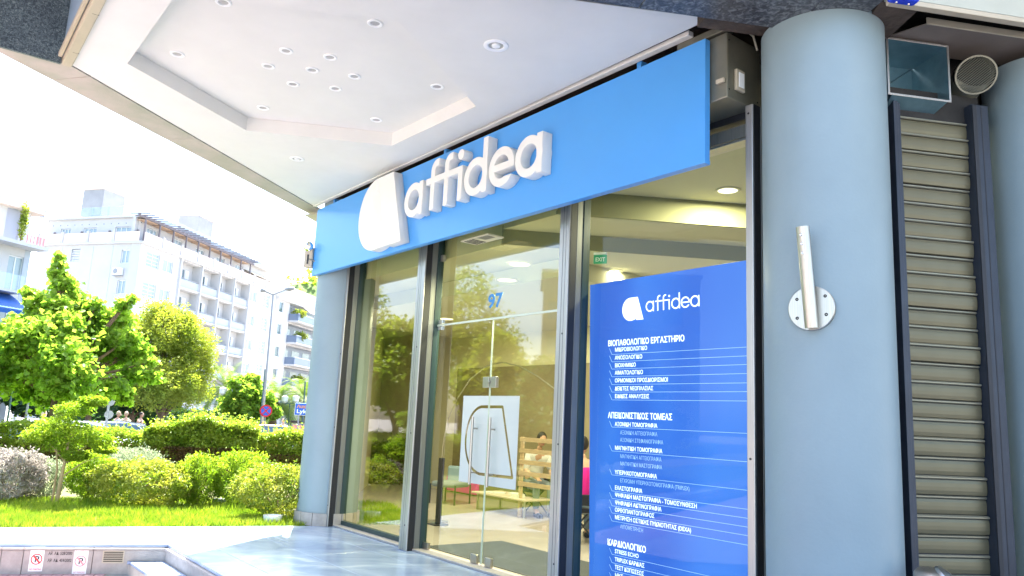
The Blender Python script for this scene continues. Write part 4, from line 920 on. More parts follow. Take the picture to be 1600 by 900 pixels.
for x, y, z, lb in ((812, 412, 3.28, 'round glowing downlight behind the door, upper right of the street number'), (792, 437, 3.28, 'round glowing downlight behind the door just above the street number'),
                  (955, 423, 3.5, 'round glowing downlight inside above the left edge of the blue panel'), (1137, 297, 3.92, 'large round glowing downlight inside near the top right corner of the window')):
    p = atz(x, y, z); t = thing('interior_downlight', lb, 'ceiling light', p, 'downlights inside the clinic')
    rr_ = .12 if x < 1100 else .1
    obj('trim', G().lathe(p, [(rr_ * 1.3, -.001), (rr_ * 1.25, -.012), (rr_, -.012), (rr_ * .98, -.004)], 32), M['ceil_in'], t, smooth=True)
    obj('diffuser', G().lathe(p, [(rr_ * .98, -.006), (.001, -.006)], 32), M['lampglow'], t)
    ld = bpy.data.lights.new('lamp', 'AREA'); ld.shape = 'DISK'; ld.size = rr_ * 2; ld.energy = 21; ld.color = (1, .93, .74); lo = link(bpy.data.objects.new('lamp', ld)); lo.parent = t; lo.location = (0, 0, -.03)
for (u_, o_) in ((-1.5, -2.5), (1.2, -3.2)):  # two added lamps that lift the brightness of the room's depth
    z = 3.28 if u_ < 3 else 3.92; p = FA.P(u_, o_, z); t = thing('interior_downlight', 'glowing downlight deep inside the clinic, ' + ('above the armchair' if u_ < 0 else 'above the pine screen'), 'ceiling light', p, 'downlights deep inside the clinic')
    obj('diffuser', G().lathe(p, [(.12, -.006), (.001, -.006)], 24), M['lampglow'], t)
    ld = bpy.data.lights.new('lamp', 'AREA'); ld.shape = 'DISK'; ld.size = .24; ld.energy = 22; ld.color = (1, .93, .74); lo = link(bpy.data.objects.new('lamp', ld)); lo.parent = t; lo.location = (0, 0, -.03)
# hvac grille in ceiling
p0 = atz(740, 377, 3.495); gr_ = thing('ceiling_grille', 'slotted air grille in the clinic ceiling seen above the door', 'vent', p0)
fgx = Frame(p0, 142.4); obj('frame', G().fbox(fgx, -.1, .42, -.11, .11, 3.485, 3.498), M['ceil_in'], gr_)
for i in range(4): obj('slot', G().fbox(fgx, -.06 + i * .05, -.035 + i * .05, -.09, .09, 3.482, 3.4845), M['dark'], gr_)
obj('slot', G().fbox(fgx, .2, .38, -.02, .09, 3.482, 3.4845), M['alu_d'], gr_)
# exit sign
ex = atz(938, 404, 3.40); exf = Frame(ex, 110); es_ = thing('exit_sign', 'green illuminated exit sign hanging inside below the clinic ceiling', 'exit sign', ex)
obj('plate', G().fbox(exf, -.075, .075, -.012, .012, 3.34, 3.44), M['green_sign'], es_); obj('bracket', G().fbox(exf, -.075, .075, -.02, .02, 3.445, 3.47), M['white'], es_); obj('rod', G().tube([exf.P(0, 0, 3.47), exf.P(0, 0, 3.5)], .006, 6), M['white'], es_)
text('lettering', 'EXIT', exf, -.055, .0135, 3.365, M['white'], es_, .065, width=.11, bold=.02)
# furniture
sc = thing('slatted_screen', 'light pine slatted screen beside the magenta stool inside the door', 'screen', FA.P(.0, -3.4, 0))
a0 = FA.px(812, 690, -3.2); a1 = FA.px(861, 690, -3.2)
for y in (688, 706, 724, 742, 759):
    zc = FA.px(836, y, -3.2)[2]; obj('slat', G().fbox(FA, a0[0], a1[0] + .25, -3.22, -3.2, zc - .035, zc + .035), M['wood'], sc, bev=.003)
for s in (a0[0] + .03, a1[0] + .2): obj('upright', G().fbox(FA, s - .03, s + .03, -3.26, -3.221, .005, a0[2] + .08), M['wood'], sc)
pf_ = atz(740, 771, .004); px_ = Frame(pf_, 142.4)
po = thing('stool', 'magenta cube stool inside the glass door', 'stool', pf_); obj('seat', G().fbox(px_, -.55, .55, -.3, .35, .03, .33), M['stoolpink'], po, bev=.02); obj('base', G().fbox(px_, -.3, .3, -.27, .27, .005, .03), M['black'], po)
tb_ = thing('low_table', 'low pale table with papers between the stool and the pine screen', 'table', FA.P(.2, -2.9, 0))
ta = FA.pz(790, 772, .30); obj('tabletop', G().fbox(FA, ta[0] - .6, ta[0] + .9, ta[1] - .35, ta[1] + .3, .27, .30), mat('pinkish_table', (.62, .5, .46), .4), tb_, bev=.01)
for a, b in ((-.5, -.28), (.8, -.28), (-.5, .22), (.8, .22)): obj('leg', G().tube([FA.P(ta[0] + a, ta[1] + b, .005), FA.P(ta[0] + a, ta[1] + b, .27)], .02, 8), M['steel'], tb_)
for i in range(5):
    q = FA.P(ta[0] - .3 + i * .2, ta[1] + random.uniform(-.15, .15), 0); pp = Frame(q, 130 + random.uniform(-30, 30)); t = thing('paper_stack', ('thinnest', 'second thinnest', 'middle', 'second thickest', 'thickest')[i] + ' stack of white papers on the low table', 'papers', q + Vector((0, 0, .301)), 'papers on the low table')
    obj('sheets', G().fbox(pp, -.1, .1, -.07, .07, .301, .301 + .012 + .01 * i), M['shirt'], t)
st_ = thing('armchair', 'pale blue lounge chair with black foot left of the magenta stool', 'chair', FA.P(-1.4, -2.9, 0))
sa_ = FA.px(705, 745, -2.9); q = FA.P(sa_[0], -2.9, 0); q = q - FA.s * .45 - FA.o * .3; cf = Frame(q, 120)
obj('seat', G().fbox(cf, -.26, .26, -.26, .26, .30, .40), M['trousers'], st_, bev=.04); obj('backrest', G().fbox(cf, -.26, .26, -.32, -.24, .36, .66), M['lightblue'], st_, bev=.04)
for a, b in ((-.27, -.25), (.27, -.25), (-.27, .25), (.27, .25)): obj('leg', G().tube([cf.P(a, b, .005), cf.P(a, b, .35)], .015, 8), M['black'], st_)
bd = thing('dark_board', 'narrow black stand inside beside the left door jamb', 'stand', FA.P(.2, -1.6, 0)); ba = FA.px(690, 745, -1.4)
obj('panel', G().fbox(FA, ba[0] - .04, ba[0] + .03, -1.42, -1.36, .01, .95), M['black'], bd); obj('foot', G().fbox(FA, ba[0] - .12, ba[0] + .1, -1.5, -1.28, .005, .02), M['black'], bd)
# arc lamp
al = thing('arc_lamp', 'tall thin steel arc floor lamp curving behind the glass door', 'floor lamp', FA.P(.4, -1.6, 0))
arc = [FA.P(*FA.px(x, y, -1.5)) for x, y in ((688, 745), (693, 690), (700, 655), (715, 622), (735, 592), (760, 572), (785, 566), (812, 572), (840, 588), (866, 607), (885, 622))]
obj('arm', G().tube([Vector((arc[0].x, arc[0].y, .01))] + arc, .009, 8), M['steel'], al, smooth=True); obj('base', G().lathe(Vector((arc[0].x, arc[0].y, .005)), [(.16, 0), (.16, .03), (.02, .04), (.001, .04)], 24), M['steel'], al, smooth=True)
obj('shade', G().lathe(arc[-1] - Vector((0, 0, .16)), [(.16, 0), (.15, .06), (.06, .15), (.01, .17)], 24), M['steel'], al, smooth=True)
em = thing('entrance_mat', 'dark grey mat on the floor just inside the glass door', 'mat', FA.P(3.3, -.8, .005)); obj('carpet', G().fbox(FA, 1.9, 4.9, -1.35, -.2, .0055, .012), M['mat_dk'], em)  # dark band laid on the floor for a shadow mirrored in the door
lc = FA.P(*FA.px(600, 420, -2.4)); 

# ================================================================== PEOPLE
def skin_mesh(name, verts, edges, radii, m, parent, root=0, sub=1):
    me = bpy.data.meshes.new(name); base = wloc(parent); me.from_pydata([tuple(Vector(v) - base) for v in verts], edges, []); me.materials.append(m)
    o = bpy.data.objects.new(name, me); link(o); mo = o.modifiers.new('skin', 'SKIN'); mo.use_smooth_shade = True
    for i, r_ in enumerate(radii): sv_ = me.skin_vertices[0].data[i]; rr = r_ if isinstance(r_, tuple) else (r_, r_); sv_.radius = rr
    me.skin_vertices[0].data[root].use_root = True
    sbs = o.modifiers.new('sub', 'SUBSURF'); sbs.levels = sub; sbs.render_levels = sub
    o.parent = parent; return o
def person(loc, yaw, pose, label, top, bottom, grp=None, hairm=None):
    """pose: stand / sit. local x right, y forward"""
    t = thing('person', label, 'person', loc, grp)
    ca, sa_ = math.cos(yaw), math.sin(yaw)
    def W(x, y, z): return Vector(loc) + Vector((x * ca - y * sa_, x * sa_ + y * ca, z))
    sit = pose != 'stand'; hz = .50 if sit else .93; ln = .10 if pose == 'sit' else (.16 if pose == 'read' else 0)
    V = [(0, 0, hz), (0, ln * .3, hz + .18), (0, ln * .6, hz + .36), (0, ln, hz + .50), (0, ln * 1.15, hz + .57), (0, ln * 1.4 + .01, hz + .64)]
    Rr = [(.15, .11), (.135, .10), (.155, .10), (.12, .085), .052, .055]; E_2 = [(0, 1), (1, 2), (2, 3), (3, 4), (4, 5)]
    legs = []; arms = []
    for sd in (-1, 1):
        b = len(V); arms.append(b); V += [(sd * .17, ln, hz + .48)]
        if pose == 'stand': V += [(sd * .21, .0, hz + .22), (sd * .2, .06, hz - .0)]
        else: V += [(sd * .23, ln + .02, hz + .22), (sd * .14, ln + .26, hz + .13)]
        hx_, hy, hz_ = V[-1]; dz = -.05 if pose == 'stand' else -.01; dy = .0 if pose == 'stand' else .08
        V += [(hx_ - sd * .005, hy + dy, hz_ + dz)]; E_2 += [(3, b), (b, b + 1), (b + 1, b + 2), (b + 2, b + 3)]; Rr += [.058, .042, .028, (.035, .018)]
        w_ = b + 3
        for fgi in range(4):
            f0 = len(V); off = (fgi - 1.5) * .018
            V += [(hx_ + off, hy + dy * 1.8 + .0, hz_ + dz * 1.9 - .008), (hx_ + off * 1.1, hy + dy * 2.3 + .005, hz_ + dz * 2.4 - .022)]; Rr += [.009, .0075]; E_2 += [(w_, f0), (f0, f0 + 1)]
        f0 = len(V); V += [(hx_ - sd * .035, hy + dy * 1.2 + .01, hz_ + dz * 1.2)]; Rr += [.01]; E_2 += [(w_, f0)]
        b = len(V); legs.append(b)
        if sit: V += [(sd * .10, .03, hz - .02), (sd * .13, .44, hz - .0), (sd * .13, .46, .10), (sd * .13, .58, .045)]
        else: V += [(sd * .09, 0, hz - .05), (sd * .10, .03, .50), (sd * .10, -.01, .09), (sd * .11, .13, .045)]
        Rr += [.095, .06, .042, (.045, .035)]; E_2 += [(0, b), (b, b + 1), (b + 1, b + 2), (b + 2, b + 3)]
    skin_mesh('body', [W(*v) for v in V], E_2, Rr, M['skin'], t)
    # clothes
    tv = [V[0], V[1], V[2], V[3]]; te = [(0, 1), (1, 2), (2, 3)]; tr_ = [(.165, .125), (.15, .115), (.17, .115), (.13, .095)]
    for a in arms:
        k0_ = len(tv); mid = tuple(lerp(V[a][i], V[a + 1][i], 1.0) for i in range(3)); tv += [V[a], mid]; tr_ += [.08, .062]; te += [(3, k0_), (k0_, k0_ + 1)]
    skin_mesh('shirt', [W(*v) for v in tv], te, tr_, top, t)
    lg = legs
    bv = [V[0]]; be = []; br = [(.16, .12)]
    for a in lg:
        k0_ = len(bv); bv += [V[a], V[a + 1], V[a + 2]]; br += [.105, .072, .056]; be += [(0, k0_), (k0_, k0_ + 1), (k0_ + 1, k0_ + 2)]
        obj('shoe', G().tube([W(*V[a + 3]) - (W(*V[a + 3]) - W(*V[a + 2])) * .0 + Vector((0, 0, -.01)), W(V[a + 3][0], V[a + 3][1] + .1, .03), W(V[a + 3][0], V[a + 3][1] - .12, .04)], .045, 10), M['black'], t, smooth=True)
    skin_mesh('trousers', [W(*v) for v in bv], be, br, bottom, t)
    # head with face
    hc = W(0, ln * 1.6 + .03, hz + .745); fwd = Vector((-sa_, ca, 0)); rt = Vector((ca, sa_, 0))
    tilt = -.45 if pose == 'read' else 0; up = (Vector((0, 0, 1)) - fwd * tilt).normalized() if tilt else Vector((0, 0, 1)); fw2 = (fwd + Vector((0, 0, 1)) * tilt).normalized()
    def ell(c_, a, b, c2, n=14, m_=10):
        g = G(); vs = []; 
        for i in range(m_ + 1):
            th = math.pi * i / m_
            for j in range(n):
                ph = 2 * math.pi * j / n; k2 = 1 - (.16 if th > 1.8 else 0) * (th - 1.8); vs.append(c_ + rt * a * k2 * math.sin(th) * math.cos(ph) + fw2 * b * math.sin(th) * math.sin(ph) + up * c2 * math.cos(th))
        return g.add(vs, [(i * n + j, (i + 1) * n + j, (i + 1) * n + (j + 1) % n, i * n + (j + 1) % n) for i in range(m_) for j in range(n)])
    hd = obj('head', ell(hc, .075, .092, .118, 20, 14), M['skin'], t, smooth=True)
    obj('nose', ell(hc + fw2 * .092 - up * .01, .012, .018, .024), M['skin'], hd, smooth=True)
    for sd in (-1, 1):
        obj('eye', ell(hc + fw2 * .078 + rt * sd * .030 + up * .012, .012, .01, .007), M['white'], hd, smooth=True); obj('pupil', ell(hc + fw2 * .0875 + rt * sd * .030 + up * .012, .005, .003, .005), M['black'], hd)
        obj('ear', ell(hc + rt * sd * .075, .010, .02, .03), M['skin'], hd, smooth=True)
    obj('mouth', ell(hc + fw2 * .084 - up * .052, .022, .006, .005), M['redfade'], hd)
    obj('hair', ell(hc - fw2 * .018 + up * .022, .083, .092, .112, 18, 12), hairm or M['hair'], hd, smooth=True)
    return t
def chair(loc, az, m, label):
    f = Frame(loc, az); t = thing('office_chair', label, 'chair', Vector((loc[0], loc[1], .005)))
    obj('seat', G().fbox(f, -.23, .23, -.22, .22, .40, .46), m, t, bev=.015); obj('backrest', G().fbox(f, -.2, .2, -.30, -.27, .50, .64), m, t, bev=.01)
    for a, b in ((-.2, -.2), (.2, -.2), (-.2, .2), (.2, .2)): obj('leg', G().tube([f.P(a, b, .006), f.P(-a * .7, b, .40)], .012, 8), M['black'], t)
    return t
mp_ = FA.P(FA.px(836, 700, -3.75)[0], -3.75, .005)
person(mp_, R(180 + 20), 'read', 'seated man in a white shirt behind the pine slats looking down', M['shirt'], M['trousers'])
chair((mp_.x, mp_.y), 110, M['black'], 'black chair under the man behind the pine slats')
wp = FA.P(FA.px(911, 740, -2.3)[0], -2.3, .005)
person(wp, R(0), 'sit', 'seated person in a pink top seen from behind beside the blue panel', M['pink'], M['trousers'])
chair((wp.x, wp.y), -90, M['black'], 'black framed chair under the person in the pink top')

# ================================================================== VEGETATION
def leafcloud(C, size, up=.35, aspect=1.0, fold=.25, jit=.5, dirs=None):
    """C (n,3) centres -> folded diamond leaves: 4 verts, 2 tris each"""
    n = len(C); nr = rng.normal(size=(n, 3)); nr[:, 2] = np.abs(nr[:, 2]) + up; nr /= np.linalg.norm(nr, axis=1)[:, None]
    t = rng.normal(size=(n, 3)) if dirs is None else dirs + rng.normal(size=(n, 3)) * .25; t -= nr * (t * nr).sum(1)[:, None]; t /= np.linalg.norm(t, axis=1)[:, None] + 1e-9; b = np.cross(nr, t)
    s = size * (1 + jit * (rng.random(n) - .5))[:, None]
    V = np.empty((n, 4, 3)); V[:, 0] = C - t * s * .5; V[:, 1] = C + b * s * .5 * aspect + nr * s * fold; V[:, 2] = C + t * s * .5; V[:, 3] = C - b * s * .5 * aspect + nr * s * fold
    k_ = np.arange(n)[:, None] * 4; F_ = np.concatenate([k_ + np.array([[0, 1, 2]]), k_ + np.array([[0, 2, 3]])]); return V.reshape(-1, 3), F_
def blobpts(n, c, r, shell=.55, noise=.25, seed=0, low=-1):
    d = rng.normal(size=(n, 3)); d /= np.linalg.norm(d, axis=1)[:, None]; d[:, 2] = np.maximum(d[:, 2], low)
    ph = seed * 1.7; bump = 1 + noise * (np.sin(d[:, 0] * 5 + ph) * np.sin(d[:, 1] * 6 + ph * 2) + .6 * np.sin(d[:, 2] * 9 + ph) * np.sin(d[:, 0] * 11 + ph))
    rad = (shell + (1 - shell) * rng.random(n)) ** .6 * bump
    return np.array(c) + d * np.array(r) * rad[:, None]
def shrub(name, c, r, n, size, m, label, cat='shrub', grp=None, up=.35, aspect=.55, spiky=0, noise=.15, shell=.6, stem=True):
    t = thing(name, label, cat, Vector((c[0], c[1], 0)), grp)
    C_ = blobpts(n, (c[0], c[1], r[2] * .55 + c[2]), (r[0], r[1], r[2] * .5), shell, noise, seed=rng.random() * 9)
    C_[:, 2] = np.maximum(C_[:, 2], c[2] + .02); ks = rng.random(n) < (.14 if spiky else .04); C_[ks, 2] += rng.random(ks.sum()) * r[2] * .14; C_[ks, :2] += rng.normal(size=(ks.sum(), 2)) * .02
    dirs = None
    if spiky:
        dirs = (C_ - np.array([c[0], c[1], c[2] - .1])); dirs /= np.linalg.norm(dirs, axis=1)[:, None]; dirs[:, 2] += .5
    V, F_ = leafcloud(C_, size, up, aspect, dirs=dirs); npobj('foliage', V, F_, m, t)
    if stem:
        g = G()
        for i in range(7): a = rng.random() * 6.28; g.tube([Vector((c[0], c[1], -.02)), Vector((c[0] + math.cos(a) * r[0] * .5, c[1] + math.sin(a) * r[1] * .5, c[2] + r[2] * .7))], .012, 5)
        obj('stem', g, M['bark'], t)
    return t
def G0(x, y): p = atz(x, y, 0); return p
def wid(px_w, dist): return px_w * dist / FPX
# foreground shrubs (x centre, base y, width px, height px)
def fs_(x, yb, wpx, hpx, z0=0): p = atz(x, yb, z0); d = math.hypot(p.x, p.y); return p, wid(wpx, d), wid(hpx, d)
for x, yb, wp_, hp_, m, lb, n, sz, spk, nm in (
    (140, 783, 62, 58, 'shrub1', 'bright green feathery shrub left of the clipped round bush', 5200, .05, 1, 'feathery_shrub'),
    (222, 790, 150, 58, 'shrub2', 'wide clipped yellow green bush in front of the silver mound', 9500, .05, 0, 'clipped_bush'),
    (305, 790, 64, 66, 'shrub1', 'small upright lime green shrub right of the wide clipped bush', 5200, .05, 1, 'feathery_shrub'),
    (372, 789, 84, 70, 'shrub1', 'larger upright lime green shrub left of the golden round bush', 7200, .05, 1, 'feathery_shrub'),
    (436, 808, 140, 72, 'shrub2', 'golden tipped round bush beside the far pillar', 9500, .045, 0, 'clipped_bush'),
    (200, 762, 105, 50, 'silver', 'pale silver green mound behind the clipped bush', 5200, .06, 1, 'silver_shrub'),
    (70, 778, 46, 46, 'silver', 'small silvery shrub right of the dry grey shrub', 2600, .05, 1, 'silver_shrub'),
    (16, 782, 76, 58, 'deadgrey', 'dry greyish lavender shrub at the left edge of the lawn', 6200, .06, 1, 'dry_shrub')):
    p, w_, h_ = fs_(x, yb, wp_, hp_)
    shrub(nm, (p.x, p.y, 0), (w_ / 2, min(w_ / 2, .62), h_), n, sz, M[m], lb, up=.25, aspect=.34 if spk else .62, spiky=spk, noise=.2 if spk else .11, shell=.7)
# small foreground tree
p, w_, h_ = fs_(88, 788, 110, 140); yt = thing('sapling', 'young feathery tree with two thin pale trunks on the lawn edge', 'tree', p)
g = G().tube([p, p + Vector((.02, 0, .45)), p + Vector((.07, 0, h_ * .72))], [.032, .026, .012], 8).tube([p + Vector((-.09, .03, 0)), p + Vector((-.08, .03, .5)), p + Vector((-.16, 0, h_ * .66))], [.018, .015, .008], 7)
for dx, dz in ((.3, .55), (.5, .45), (-.35, .6), (.25, .75), (-.2, .8)): g.tube([p + Vector((.02, 0, h_ * (dz - .2))), p + Vector((dx * .6, 0, h_ * (dz - .06))), p + Vector((dx, .05, h_ * dz))], [.012, .008, .004], 5)
obj('trunk', g, mat('pale_bark', (.42, .30, .16), .9, noise=.2), yt, smooth=True)
Cs = []
for dx, dy, dz, rr in ((-.15, 0, .72, .36), (.2, 0, .66, .38), (.45, .1, .6, .26), (-.4, 0, .62, .26), (.05, 0, .88, .28), (.35, 0, .97, .2), (-.1, .1, .55, .3), (.62, 0, .52, .16), (.18, 0, .45, .2)):
    Cs.append(blobpts(950, (p.x + dx, p.y + dy, h_ * dz), (rr, rr * .9, rr * .42), .3, .2, dx * 9))
V, F_ = leafcloud(np.vstack(Cs), .055, .9, .35); npobj('crown', V, F_, M['shrub1'], yt)
# hedge: long leafy mass with lumpy top, brown twiggy underside in places
def hedge(label, s0, s1, o0, o1, h, n, size, m='hedge', zb=-.03, brown=0, name='hedge', lump=.12, ph=0):
    mid = FE.P((s0 + s1) / 2, (o0 + o1) / 2, zb); t = thing(name, label, 'hedge', mid)
    s = rng.uniform(s0, s1, n); q = rng.random(n); top = h * (1 + lump * np.sin(s * 1.3 + ph) + lump * .6 * np.sin(s * 3.1 + 2 + ph) + lump * .3 * np.sin(s * 7))
    face = rng.random(n); o = rng.uniform(o0, o1, n); z = top * rng.random(n) ** .55
    isf = face < .50; ist = (face >= .50) & (face < .9)
    o = np.where(isf, o1 - np.abs(rng.normal(0, .10, n)) - .1 * np.sin(s * 4 + z * 5 + ph) ** 2 - .18 * (z < top * .35), o); z = np.where(ist, top - np.abs(rng.normal(0, .055, n)), z)
    rnd = np.clip((z / top - .72) / .28, 0, 1) ** 2 * .22; o = np.where(isf, o - rnd, o)
    P_ = np.array(FE.p)[None, :] + s[:, None] * np.array(FE.s) + o[:, None] * np.array(FE.o); P_[:, 2] = z + zb
    ks = rng.random(n) < .06; P_[ks, 2] += rng.random(ks.sum()) ** 2 * .22
    P_ += rng.normal(size=P_.shape) * .02
    V, F_ = leafcloud(P_, size, .3, .62); npobj('foliage', V, F_, M[m], t)
    g = G()
    for k_ in np.arange(s0 + .2, s1, .28):
        b_ = FE.P(k_, (o0 + o1) / 2 + .1, zb - .02)
        for _ in range(2): g.tube([b_, b_ + FE.s * random.uniform(-.15, .15) + FE.o * random.uniform(0, .35) + Vector((0, 0, h * .8))], .014, 4)
    obj('stem', g, M['bark'], t, kind='stuff')
    obj('inner_twigs', G().prism([tuple(FE.P(a, b, 0)[:2]) for a, b in ((s0 + .15, o0 + .3), (s1 - .15, o0 + .3), (s1 - .15, o1 - .38), (s0 + .15, o1 - .38))], zb, zb + h * .72), M['bark'], t)
    if brown:
        nb = int(min(n, 24000) * .22); cs__ = rng.uniform(max(s0, -9) + .4, s1 - .4, 5); s = np.clip(cs__[rng.integers(0, 5, nb)] + rng.normal(size=nb) * .28, s0, s1); P_ = np.array(FE.p)[None, :] + s[:, None] * np.array(FE.s) + (o1 - .06 + .10 * rng.random(nb))[:, None] * np.array(FE.o); P_[:, 2] = zb + h * .62 * rng.random(nb)
        V, F_ = leafcloud(P_, size * .9, 0, .25); npobj('dry_twigs', V, F_, M['hedgebrown'], t)
    return t
def pxs(x, y, o):   # s along FE at outward distance o for pixel
    return FE.px(x, y, o)[0]
HO = -8.4
def hz(x, y): return FE.px(x, y, HO)[2]
sL, s1_, s2_, s3_ = -26, pxs(212, 700, HO), pxs(378, 700, HO), 5.2
hedge('long clipped green hedge running left of the tall middle section', sL, s1_ + .1, HO - 1.3, HO, hz(120, 670), 62000, .075, brown=1, lump=.07)
hedge('taller bulging hedge section with dry brown underside in the middle', s1_ + .15, s2_ + .3, HO - 1.5, HO + .35, hz(290, 662), 26000, .07, brown=1, lump=.10, ph=1.8)
hedge('low hedge section with brown gaps between the tall part and the far pillar', s2_ + .1, s3_, HO - 1.3, HO - .05, hz(430, 680), 24000, .07, brown=1, ph=.7)
# grass blades
def grass(s0, s1, o0, o1, n, h):
    s = rng.uniform(s0, s1, n); o = rng.uniform(o0, o1, n); hh = h * (.5 + rng.random(n)) * (1 + .4 * np.sin(s * 2.3) * np.sin(o * 3.1)); a = rng.random(n) * 6.28; w_ = .006 + .004 * rng.random(n)
    B = np.array(FE.p)[None, :] + s[:, None] * np.array(FE.s) + o[:, None] * np.array(FE.o); B[:, 2] = -.03
    L_ = rng.normal(size=(n, 3)) * .35; L_[:, 2] = 1; V = np.empty((n, 3, 3)); d = np.stack([np.cos(a), np.sin(a), 0 * a], 1) * w_[:, None]
    V[:, 0] = B - d; V[:, 1] = B + d; V[:, 2] = B + L_ * hh[:, None]; return V.reshape(-1, 3)
Vg = np.vstack([grass(-9.5, 1.2, -2.7, -.9, 75000, .07), grass(-12, 3, -4.6, -2.6, 60000, .08), grass(-26, -9.5, -4.6, -1.0, 60000, .09), grass(1.2, 3, -3.4, -1.4, 12000, .075)])
B0 = Vg.reshape(-1, 3, 3)[:, 0]; dl_ = (B0[:, 0] - hpL[0]) * hpL[2] + (B0[:, 1] - hpL[1]) * hpL[3]; fs2 = (B0 - np.array(FA.p)) @ np.array(FA.s); fo2 = (B0 - np.array(FA.p)) @ np.array(FA.o)
right_ = (fs2 + .39) * 1.34 - (fo2 - 1.14) * .51
Vg = Vg.reshape(-1, 3, 3)[((dl_ < -.03) | ((right_ < -.05) & (fo2 < 1.12))) & ~((dl_ > 0) & (fo2 > 1.1))].reshape(-1, 3)
npobj('grass', Vg, np.arange(len(Vg)).reshape(-1, 3), M['grass'], kind='stuff', label='short bright green grass of the lawn', cat='grass')
# trees
def tree(label, base, trunk, clusters, n, size, m, bark='bark', name='tree', aspect=.8, up=.35, flat=.75, trunk_r=.18, grp=None, limbs=True, shell=.35, noise=.25):
    b = Vector(base); t = thing(name, label, 'tree', b, grp); g = G(); top = b + Vector(trunk)
    g.tube([b - Vector((0, 0, .1)), b + Vector((0, 0, .2)), b + (top - b) * .5 + Vector((.05, 0, 0)), top], [trunk_r * 1.35, trunk_r, trunk_r * .8, trunk_r * .6], 12)
    Cs = []; tot = sum(c_[3] ** 2 for c_ in clusters)
    for i, (dx, dy, dz, rr) in enumerate(clusters):
        c_ = b + Vector((dx, dy, dz)); mid = (top + c_) / 2 + Vector((0, 0, -.1 * rr))
        if limbs: g.tube([top - (top - b) * .12, mid, c_ + (c_ - top) * .04], [trunk_r * .42, trunk_r * .25, .012], 6)
        Cs.append(blobpts(int(n * rr * rr / tot), c_, (rr, rr, rr * flat), shell, noise, i * 1.3))
    obj('trunk', g, M[bark], t, smooth=True); V, F_ = leafcloud(np.vstack(Cs), size, up, aspect); npobj('crown', V, F_, M[m], t); return t
def tree_px(label, x, yb, zb, dist, circles, n, size, m, tr, **kw):
    """crown lobes given by where they stand in the photograph, turned into metres at the tree's own distance"""
    b = atd(x, 600, dist); b.z = zb; cl = []
    for cx_, cy_, r_, dd in circles:
        c_ = atd(cx_, cy_, dist + dd); cl.append((c_.x - b.x, c_.y - b.y, c_.z - b.z, r_ * dist / FPX))
    return tree(label, b, (0, 0, tr), cl, n, size, m, **kw)
mc = [(92, 400, 6, 0), (94, 412, 10, 0), (90, 428, 13, 0), (99, 442, 17, 0), (104, 462, 24, .3), (86, 478, 20, -.3), (55, 474, 16, 0), (48, 458, 10, 0), (62, 492, 18, .4), (36, 505, 16, .5), (12, 520, 20, 0), (22, 540, 24, -.5), (58, 522, 32, -.8), (98, 512, 30, -.6), (120, 500, 26, .6), (134, 486, 16, .2), (150, 478, 12, 0), (165, 500, 22, .4), (160, 528, 28, .2), (192, 478, 12, 0), (205, 468, 8, 0), (190, 500, 20, .3), (200, 530, 20, -.2), (-20, 545, 34, 1), (30, 570, 34, 1), (62, 585, 34, .5), (96, 560, 36, -1.1), (102, 600, 32, -1.1), (130, 570, 30, .8), (160, 562, 28, .6), (196, 552, 22, .2), (222, 548, 14, .2), (212, 585, 18, 0), (240, 590, 12, 0), (178, 606, 20, -.4), (196, 624, 12, -.3), (-10, 585, 36, 0), (118, 626, 20, -.5), (78, 622, 22, .3), (48, 615, 18, .5), (236, 566, 10, 0), (140, 616, 20, .2)]
tree_px('broad leaved mulberry tree with thick trunk and tall leader rising behind the hedge', 92, 650, -.5, 21, mc, 21000, .13, 'mulberry', 2.4, trunk_r=.19, aspect=.95, shell=.2, noise=.45, up=.1)
tree_px('rounded yellow green feathery tree in front of the white apartment block', 258, 650, -.95, 36, [(262, 520, 50, 0), (225, 530, 42, 1), (295, 545, 40, 0), (305, 575, 30, 0), (270, 600, 46, -1), (225, 600, 44, 0), (300, 610, 26, 1), (255, 490, 22, 0), (285, 505, 22, 0), (210, 570, 34, 0)], 42000, .13, 'feather', 2.2, aspect=.4, up=.6, trunk_r=.2, noise=.35)
tree_px('small light green leafy tree between the lamp post and the palm', 386, 668, -.95, 50, [(386, 615, 26, 0), (365, 632, 22, 0), (405, 630, 24, 0), (388, 645, 26, 0), (372, 600, 14, 0), (425, 645, 14, 0), (395, 594, 12, 0)], 9000, .24, 'mulberry', 1.6, trunk_r=.13)
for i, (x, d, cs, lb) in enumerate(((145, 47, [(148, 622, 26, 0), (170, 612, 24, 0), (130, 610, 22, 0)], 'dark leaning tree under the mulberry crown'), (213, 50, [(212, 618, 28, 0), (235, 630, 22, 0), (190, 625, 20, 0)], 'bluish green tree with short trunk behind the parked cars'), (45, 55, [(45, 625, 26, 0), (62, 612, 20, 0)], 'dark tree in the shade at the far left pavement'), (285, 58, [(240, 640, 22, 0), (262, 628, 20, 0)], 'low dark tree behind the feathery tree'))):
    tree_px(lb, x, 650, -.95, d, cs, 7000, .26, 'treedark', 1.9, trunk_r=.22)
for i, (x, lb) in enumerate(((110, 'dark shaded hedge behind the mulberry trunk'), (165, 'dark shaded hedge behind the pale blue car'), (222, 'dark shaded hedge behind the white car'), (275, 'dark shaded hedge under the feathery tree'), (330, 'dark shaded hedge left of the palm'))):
    c_ = atd(x, 650, 52); shrub('street_hedge', (c_.x, c_.y, -.6), (1.6, .8, 1.9), 1500, .3, M['treedark'], lb, cat='hedge', stem=False)  # dark row added in place of the shade behind the parked cars
